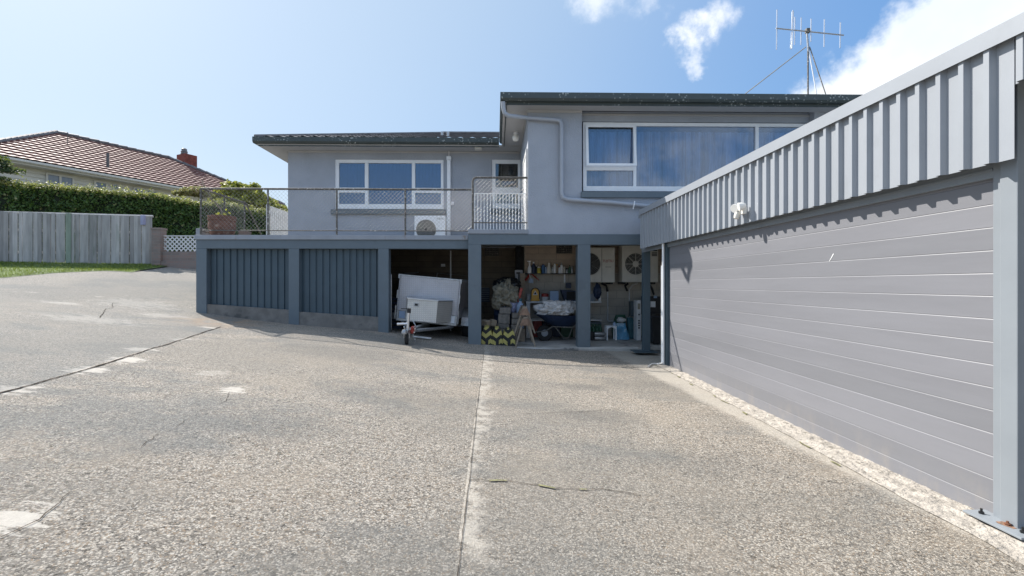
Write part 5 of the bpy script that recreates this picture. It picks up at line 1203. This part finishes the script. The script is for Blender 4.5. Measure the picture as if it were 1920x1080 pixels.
MB().box(p.x - .045, p.x + .045, p.y - .03, p.y + .09, p.z - .27, p.z + .03).build('sleeve_body', 'greyfilm', lc, bevel=.015)
# brick pier, lattice and low brick wall
YP2 = 14.6
gz = G(XX(297, YP2), YP2)
pr_ = thing('brick_wall', (XX(330, YP2), YP2, gz), 'low garden wall of pinkish brick with a pier beside the fence', 'wall')
MB().box(XX(288.5, YP2), XX(305, YP2), YP2 - .1, YP2 + .17, gz - .3, ZZ(297, 431, YP2)).build('pier', 'brickwall', pr_)
MB().box(XX(287.5, YP2), XX(306, YP2), YP2 - .12, YP2 + .19, ZZ(297, 431, YP2) + .001, ZZ(297, 427.5, YP2)).build('pier_cap', 'brickwall', pr_)
MB().box(XX(305, YP2) + .002, XX(420, YP2), YP2 - .02, YP2 + .12, gz - .3, ZZ(335, 471.5, YP2)).build('low_wall', 'brickwall', pr_)
MB().box(XX(305, YP2) + .002, XX(420, YP2), YP2 - .08, YP2 - .022, gz - .3, ZZ(335, 490, YP2)).build('plinth_course', 'brickwall', pr_)
lt = thing('lattice_panel', (XX(345, YP2), YP2, gz + .4), 'white diamond lattice panel set on the low brick wall', 'lattice')
x0, x1 = XX(305.5, YP2), XX(400, YP2); z0, z1 = ZZ(335, 471, YP2), ZZ(335, 443, YP2); q = MB(); H = z1 - z0; k = -H
while k < x1 - x0:
    for s in (1, -1):
        s0 = max(0, -k) / H; s1 = min(1, (x1 - x0 - k) / H)
        if s1 - s0 > .02:
            za, zc = (s0, s1) if s > 0 else (1 - s0, 1 - s1); a = Vector((x0 + k + H * s0, YP2 + .05 + .008 * s, z0 + H * za)); b = Vector((x0 + k + H * s1, YP2 + .05 + .008 * s, z0 + H * zc)); d = (b - a).normalized(); n_ = Vector((-d.z, 0, d.x)) * .019
            q.poly([a - n_, b - n_, b + n_, a + n_]).poly([a - n_ + Vector((0, .007, 0)), a + n_ + Vector((0, .007, 0)), b + n_ + Vector((0, .007, 0)), b - n_ + Vector((0, .007, 0))])
    k += .135
q.build('lattice', 'white_old', lt)
MB().box(x0, x1, YP2 + .03, YP2 + .07, z1 + .001, z1 + .03).build('top_rail', 'white_old', lt)
# grass verge
VP = sorted([(GP(px, py).x, GP(px, py).y) for px, py in ((-160, 530), (0, 522), (60, 516), (110, 511.5), (200, 508), (290, 505))])
def vedge(x):      # front edge of the grass in y for world x
    pts_ = VP
    for (a, b) in zip(pts_, pts_[1:]):
        if x <= b[0]: return a[1] + (b[1] - a[1]) * max(0, (x - a[0])) / (b[0] - a[0])
    return pts_[-1][1]
VE = {}
xsv = fr(-20, XX(300, 14.2), .2); mb = MB(); idx = []
def fence_y(x): return FA.y + (x - FA.x) * fd_.y / fd_.x
for x in xsv:
    e = min(vedge(x), fence_y(x) - .05); VE[round(x, 3)] = e
    idx.append([mb.pt((x, e + (fence_y(x) + .9 - e) * k / 8, G(x, e + (fence_y(x) + .9 - e) * k / 8) + (.003 if k == 0 else .03))) for k in range(9)])
for a, b in zip(idx, idx[1:]):
    for k in range(8): mb.f.append([a[k], b[k], b[k + 1], a[k + 1]])
mb.build('grass_verge', 'lawn', smooth=True, kind='structure')
r_ = random.Random(3); q = MB()
for _ in range(26000):
    x = r_.uniform(-17.5, XX(298, 14.2)); e = min(vedge(x), fence_y(x) - .05); y = r_.uniform(e - .03, fence_y(x) + .3); h = r_.uniform(.02, .075); z = G(x, y) + .02; a = r_.uniform(0, 6.28); dx, dy = math.cos(a) * .006, math.sin(a) * .006; lx, ly = r_.gauss(0, .02), r_.gauss(0, .02)
    q.poly([(x - dx, y - dy, z), (x + dx, y + dy, z), (x + lx, y + ly, z + h)])
q.build('grass', 'grass', kind='stuff')
# hedge
HA = Vector((-21, 15.6, 0)); HB = Vector((XX(545, 18.4), 18.4, 0)); hd_ = (HB - HA).normalized(); HL = (HB - HA).length; hn = Vector((hd_.y, -hd_.x, 0))
def htop(s):
    x = (HA + hd_ * s); px = 930 + F * x.x / x.y
    t_ = [(-300, 330), (0, 340), (60, 346), (200, 357), (300, 366), (375, 380), (420, 380), (480, 392), (560, 402)]
    for (a, b) in zip(t_, t_[1:]):
        if px <= b[0]: py = a[1] + (b[1] - a[1]) * max(0, px - a[0]) / (b[0] - a[0]); break
    else: py = 402
    return E + (CY - py) / F * x.y - .03 + .05 * mnoise.noise(Vector((s * 1.3, 0, 0)))
hg = thing('hedge', (HA + HB) / 2 + Vector((0, 0, 1)), 'long clipped green hedge with pale new growth on top, behind the timber fence', 'hedge')
q = MB(); n = 60; rows = []
for k in range(n + 1):
    s = HL * k / n; p = HA + hd_ * s; zt = htop(s) - .12; a = p - hn * .12; b = p - hn * 1.1
    rows.append([q.pt((a.x, a.y, .5)), q.pt((a.x, a.y, zt)), q.pt((b.x, b.y, zt)), q.pt((b.x, b.y, .5))])
for a, b in zip(rows, rows[1:]):
    for k in range(3): q.f.append([a[k], b[k], b[k + 1], a[k + 1]])
q.f.append(rows[0]); q.f.append(rows[-1][::-1]); q.build('dark_core', 'core', hg)  # solid near-black box, colour stands in for the hedge's shaded inside
def hs(r):
    s = r.uniform(0, HL); z = r.uniform(1.0, htop(s)); n_ = mnoise.noise(Vector((s * 1.8, z * 1.8, 0))) * .16 + mnoise.noise(Vector((s * 6, z * 6, 4))) * .09; d = n_ - abs(r.gauss(0, .09)); p = HA + hd_ * s + hn * d; return Vector((p.x, p.y, z)), hn * .6 + Vector((0, 0, .3))
def ht(r):
    s = r.uniform(0, HL); d = r.uniform(-1.1, .14); p = HA + hd_ * s + hn * d; k = mnoise.noise(Vector((s * 2.4, d * 2, 9))); z = htop(s) + .06 * k - abs(r.gauss(0, .07)) + max(0, r.gauss(0, .08)); return Vector((p.x, p.y, z)), Vector((0, 0, .7))
leaves(52000, hs, .06, 'foliage', 'hedge', hg, 21)
leaves(15000, ht, .05, 'new_growth', 'hedge_top', hg, 22, up=.4)

def crown_tree(name, base_, h, blobs, n, size, lm, label, cat='tree', seed=1, trunk_r=.12, parent_group=None):
    t_ = thing(name, base_, label, cat, parent_group); B = Vector(base_); q = MB(); q.tube([B, B + Vector((.05, 0, h * .35)), B + Vector((0, .05, h * .6))], [trunk_r, trunk_r * .8, trunk_r * .5], 8)
    for (c, r) in blobs: q.tube([B + Vector((0, 0, h * .35)), (B + Vector((0, 0, h * .5)) + Vector(c)) / 2, Vector(c)], [trunk_r * .5, trunk_r * .3, trunk_r * .12], 6)
    q.build('trunk', 'bark', t_, smooth=True)
    tw = sum(r[0] * r[1] * r[2] for _, r in blobs) ** 1
    def sp(rn):
        k = rn.random() * sum((r[0] * r[2]) for _, r in blobs)
        for (c, r) in blobs:
            k -= r[0] * r[2]
            if k <= 0: break
        d = Vector((rn.gauss(0, 1), rn.gauss(0, 1), rn.gauss(0, 1))).normalized(); f = (rn.random() ** .35) * (1 + .35 * mnoise.noise(d * 2.6 + Vector(c)))
        p = Vector(c) + Vector((d.x * r[0] * f, d.y * r[1] * f, d.z * r[2] * f)); 
        if mnoise.noise(p * 2.3) < -.22: p = Vector(c) + (p - Vector(c)) * .6
        return p, d * .7 + Vector((0, 0, .3))
    leaves(n, sp, size, 'crown', lm, t_, seed); return t_
YTR = 22.0
def pb(px, py, Y, rx, rz_): 
    k = Y / F; return (tuple(P(px, py, Y)), (rx * k, rx * k, rz_ * k))
b_ = P(450, 470, YTR)
crown_tree('tree', (b_.x, YTR, 3.0), 3.2, [pb(440, 358, YTR, 26, 18), pb(470, 368, YTR, 26, 20), pb(415, 372, YTR, 20, 16), pb(447, 385, YTR, 40, 20), pb(498, 385, YTR, 22, 16), pb(520, 394, YTR, 20, 11), pb(478, 352, YTR, 10, 9)], 11000, .10, 'tree', 'yellow green leafy tree rising between the tiled neighbour house and the grey house', seed=31)
YB2 = 19.2; b_ = P(375, 400, YB2)
crown_tree('flowering_bush', (b_.x, YB2, 2.6), 1.4, [pb(352, 359, YB2, 14, 8), pb(372, 360, YB2, 20, 10), pb(335, 362, YB2, 12, 5), pb(385, 365, YB2, 12, 7)], 3000, .055, 'bush', 'low bush with pinkish tips just above the hedge below the tiled roof end', 'bush', seed=32, trunk_r=.04)
YC2 = 16.8; b_ = P(-60, 450, YC2)
ct2 = thing('conifer', (b_.x, YC2, 1.2), 'dark conifer branches reaching in at the far left above the hedge', 'tree')
q = MB(); B = Vector((b_.x, YC2, 1.2)); q.tube([B, B + Vector((0, 0, 4.6))], [.12, .04], 8)
brs = [((-60, 292), (14, 302)), ((-60, 300), (10, 309)), ((-60, 306), (40, 320)), ((-60, 314), (26, 324)), ((-60, 330), (16, 337)), ((-60, 285), (6, 296)), ((-60, 300), (-130, 320)), ((-60, 270), (-100, 290)), ((-60, 330), (-140, 350)), ((-60, 260), (-30, 285))]
for a, b in brs: q.tube([P(*a, YC2), P((a[0] + b[0]) / 2, (a[1] + b[1]) / 2 + 3, YC2 - .2), P(*b, YC2 - .3)], [.03, .02, .006], 5)
q.build('trunk', 'bark', ct2)
def cs(rn):
    a, b = rn.choice(brs); u = rn.random() ** .6; p = P(a[0] + (b[0] - a[0]) * u, a[1] + (b[1] - a[1]) * u, YC2 - .3 * u); return p + Vector((rn.gauss(0, .04), rn.gauss(0, .12), rn.gauss(0, .035) + .04 * math.sin(u * 3.1))), None
leaves(2600, cs, .05, 'crown', 'conifer', ct2, 33, asp=2.6)

# ------------------------------------------------------------------ the neighbour's house
d0 = Vector((.4446, .8957, 0)); inn = Vector((-.8957, .4446, 0)); E0 = Vector((P(0, 291, 19).x, 19.0, P(0, 291, 19).z)); 
hb = 4.5; tn = .5495; s0, s1 = 3.46 - hb, 8.7 + hb
nb = thing('neighbour_house', E0 + d0 * 6 + Vector((0, 0, -2.5)), 'cream weatherboard house with a red brown tiled hip roof behind the hedge', 'house')
A = E0 + d0 * s0; B = E0 + d0 * s1; R0 = E0 + d0 * (s0 + hb) + inn * hb + Vector((0, 0, hb * tn)); R1 = E0 + d0 * (s1 - hb) + inn * hb + Vector((0, 0, hb * tn)); A2_ = A + inn * 2 * hb; B2_ = B + inn * 2 * hb
tile_roof(nb, A, B, R1, R0, 'tile_red', course=.345, wave=.30, amp=.016, lift=.055, step=.06)
tile_roof(nb, A2_, A, R0, R0, 'tile_red', course=.345, step=.1); tile_roof(nb, B, B2_, R1, R1, 'tile_red', course=.345, step=.1)
MB().poly([A2_, B2_, R1, R0]).build('roof', 'tile_red', nb)
q = MB()
def ridge(a, b, r=.10):
    a = Vector(a); b = Vector(b); L = (b - a).length; n = int(L / .42); d = (b - a) / n
    for k in range(n): q.tube([a + d * k + Vector((0, 0, .03)), a + d * (k + 1.08) + Vector((0, 0, .055))], [r, r * 1.12], 8)
ridge(R0, R1); ridge(A, R0); ridge(B, R1)
q.build('ridge_tiles', 'tile_grey', nb, smooth=True)
NM = Matrix.Translation(E0) @ Matrix(((d0.x, inn.x, 0, 0), (d0.y, inn.y, 0, 0), (0, 0, 1, 0), (0, 0, 0, 1)))
def N(): return MB(NM)
N().prism([(-.13, -.02), (0, -.02), (0, .0), (-.02, .0), (-.02, -.12), (-.10, -.12), (-.12, -.02)][0:0] or [(-.10, -.02), (.02, -.02), (.02, -.14), (-.06, -.14), (-.10, -.10)], 'x', s0, s1).build('gutter', 'cream', nb)
N().box(s0, s1, .021, .04, -.20, -.01).build('fascia', 'cream', nb); N().box(s0 + .02, s1 - .02, .041, .60, -.20, -.18).build('eave_soffit', 'cream', nb)
pr = []; z = -2.7
while z < -.2: pr += [(.60 - .03, z), (.60 + .012, z + .16), (.60 + .012, z + .165)]; z += .165
q = N(); Aq = [q.pt((s0 + .6, p[0], p[1])) for p in pr]; Bq = [q.pt((s1 - .6, p[0], p[1])) for p in pr]
for k in range(len(pr) - 1): q.f.append([Aq[k], Bq[k], Bq[k + 1], Aq[k + 1]])
q.build('weatherboard_wall', 'nb_board', nb)
N().box(s0 + .6, s1 - .6, .64, 2 * hb - .6, -3.2, -.2).build('wall_core', 'nb_board', nb)
def spx(px):       # position along the wall (plane inn=.6) for a pixel column
    d = ray(px, CY); Wp = E0 + inn * .6; # solve d*t = Wp + d0*s
    det = d.x * (-d0.y) + d0.x * d.y; t_ = (Wp.x * (-d0.y) + d0.x * Wp.y) / det; return ((d.x * t_ - Wp.x) * d0.x + (d.y * t_ - Wp.y) * d0.y), t_
def nbwin(pa, pb_, panes, top=-.28, h=1.25):
    a, b = spx(pa)[0], spx(pb_)[0]; q = N(); fw = .07
    hs_ = []
    for (u, v, t_, bb) in panes: hs_.append((a + (b - a) * u, a + (b - a) * v, top - h * bb, top - h * t_))
    o = wall_holes(q, a, b, top - h, top, .53, .585, hs_).build('window', 'cream', nb)
    for x in hs_: N().box(x[0], x[1], .565, .57, x[2], x[3]).build('pane', M['nbglass'], o)
M['nbglass'] = mat('curtained_glass', (.22, .24, .27), .12, var=.12, vs=9, stretch=(6, 6, .1), coat=.6)
nbwin(85, 138, [(.07, .46, .06, .40), (.54, .93, .06, .40), (.07, .93, .48, .95)])
nbwin(175, 201, [(.15, .85, .06, .9)]); nbwin(210.5, 221, [(.2, .8, .08, .9)], h=.62)
nbwin(249, 295, [(.06, .44, .06, .9), (.56, .94, .06, .9)])
ch_ = lambda s, v, z: E0 + d0 * s + inn * v + Vector((0, 0, z))
# chimney on the far hip
cc = P(350.5, 300, 29.6)
MB(rot((cc.x, cc.y, 0), rz=math.atan2(d0.y, d0.x) - R(90) + R(0))).box(-.42, .42, -.36, .36, P(350, 330, 29.6).z - .6, P(350, 291.5, 29.6).z).build('chimney', 'chimney', nb)
MB().lathe([(.17, 0), (.2, .06), (.17, .12), (.19, .2), (.15, .26), (.15, .36), (.1, .4)], (P(345.5, 300, 29.5).x, 29.5, P(345, 291.5, 29.6).z), 14).build('chimney_pot', 'tile_grey', nb, smooth=True)
sv = P(202, 312, 22.3); MB().tube([(sv.x, 22.3, sv.z - .05), (sv.x, 22.3, ZZ(202, 287, 22.3))], .055, 8).build('vent_pipe', 'tile_grey', nb)
sv = P(126.5, 250, 23.2); MB().tube([(sv.x, 23.2, ZZ(126, 270, 23.2)), (sv.x, 23.2, ZZ(126, 248, 23.2))], .015, 6).build('aerial_rod', 'rail', nb)
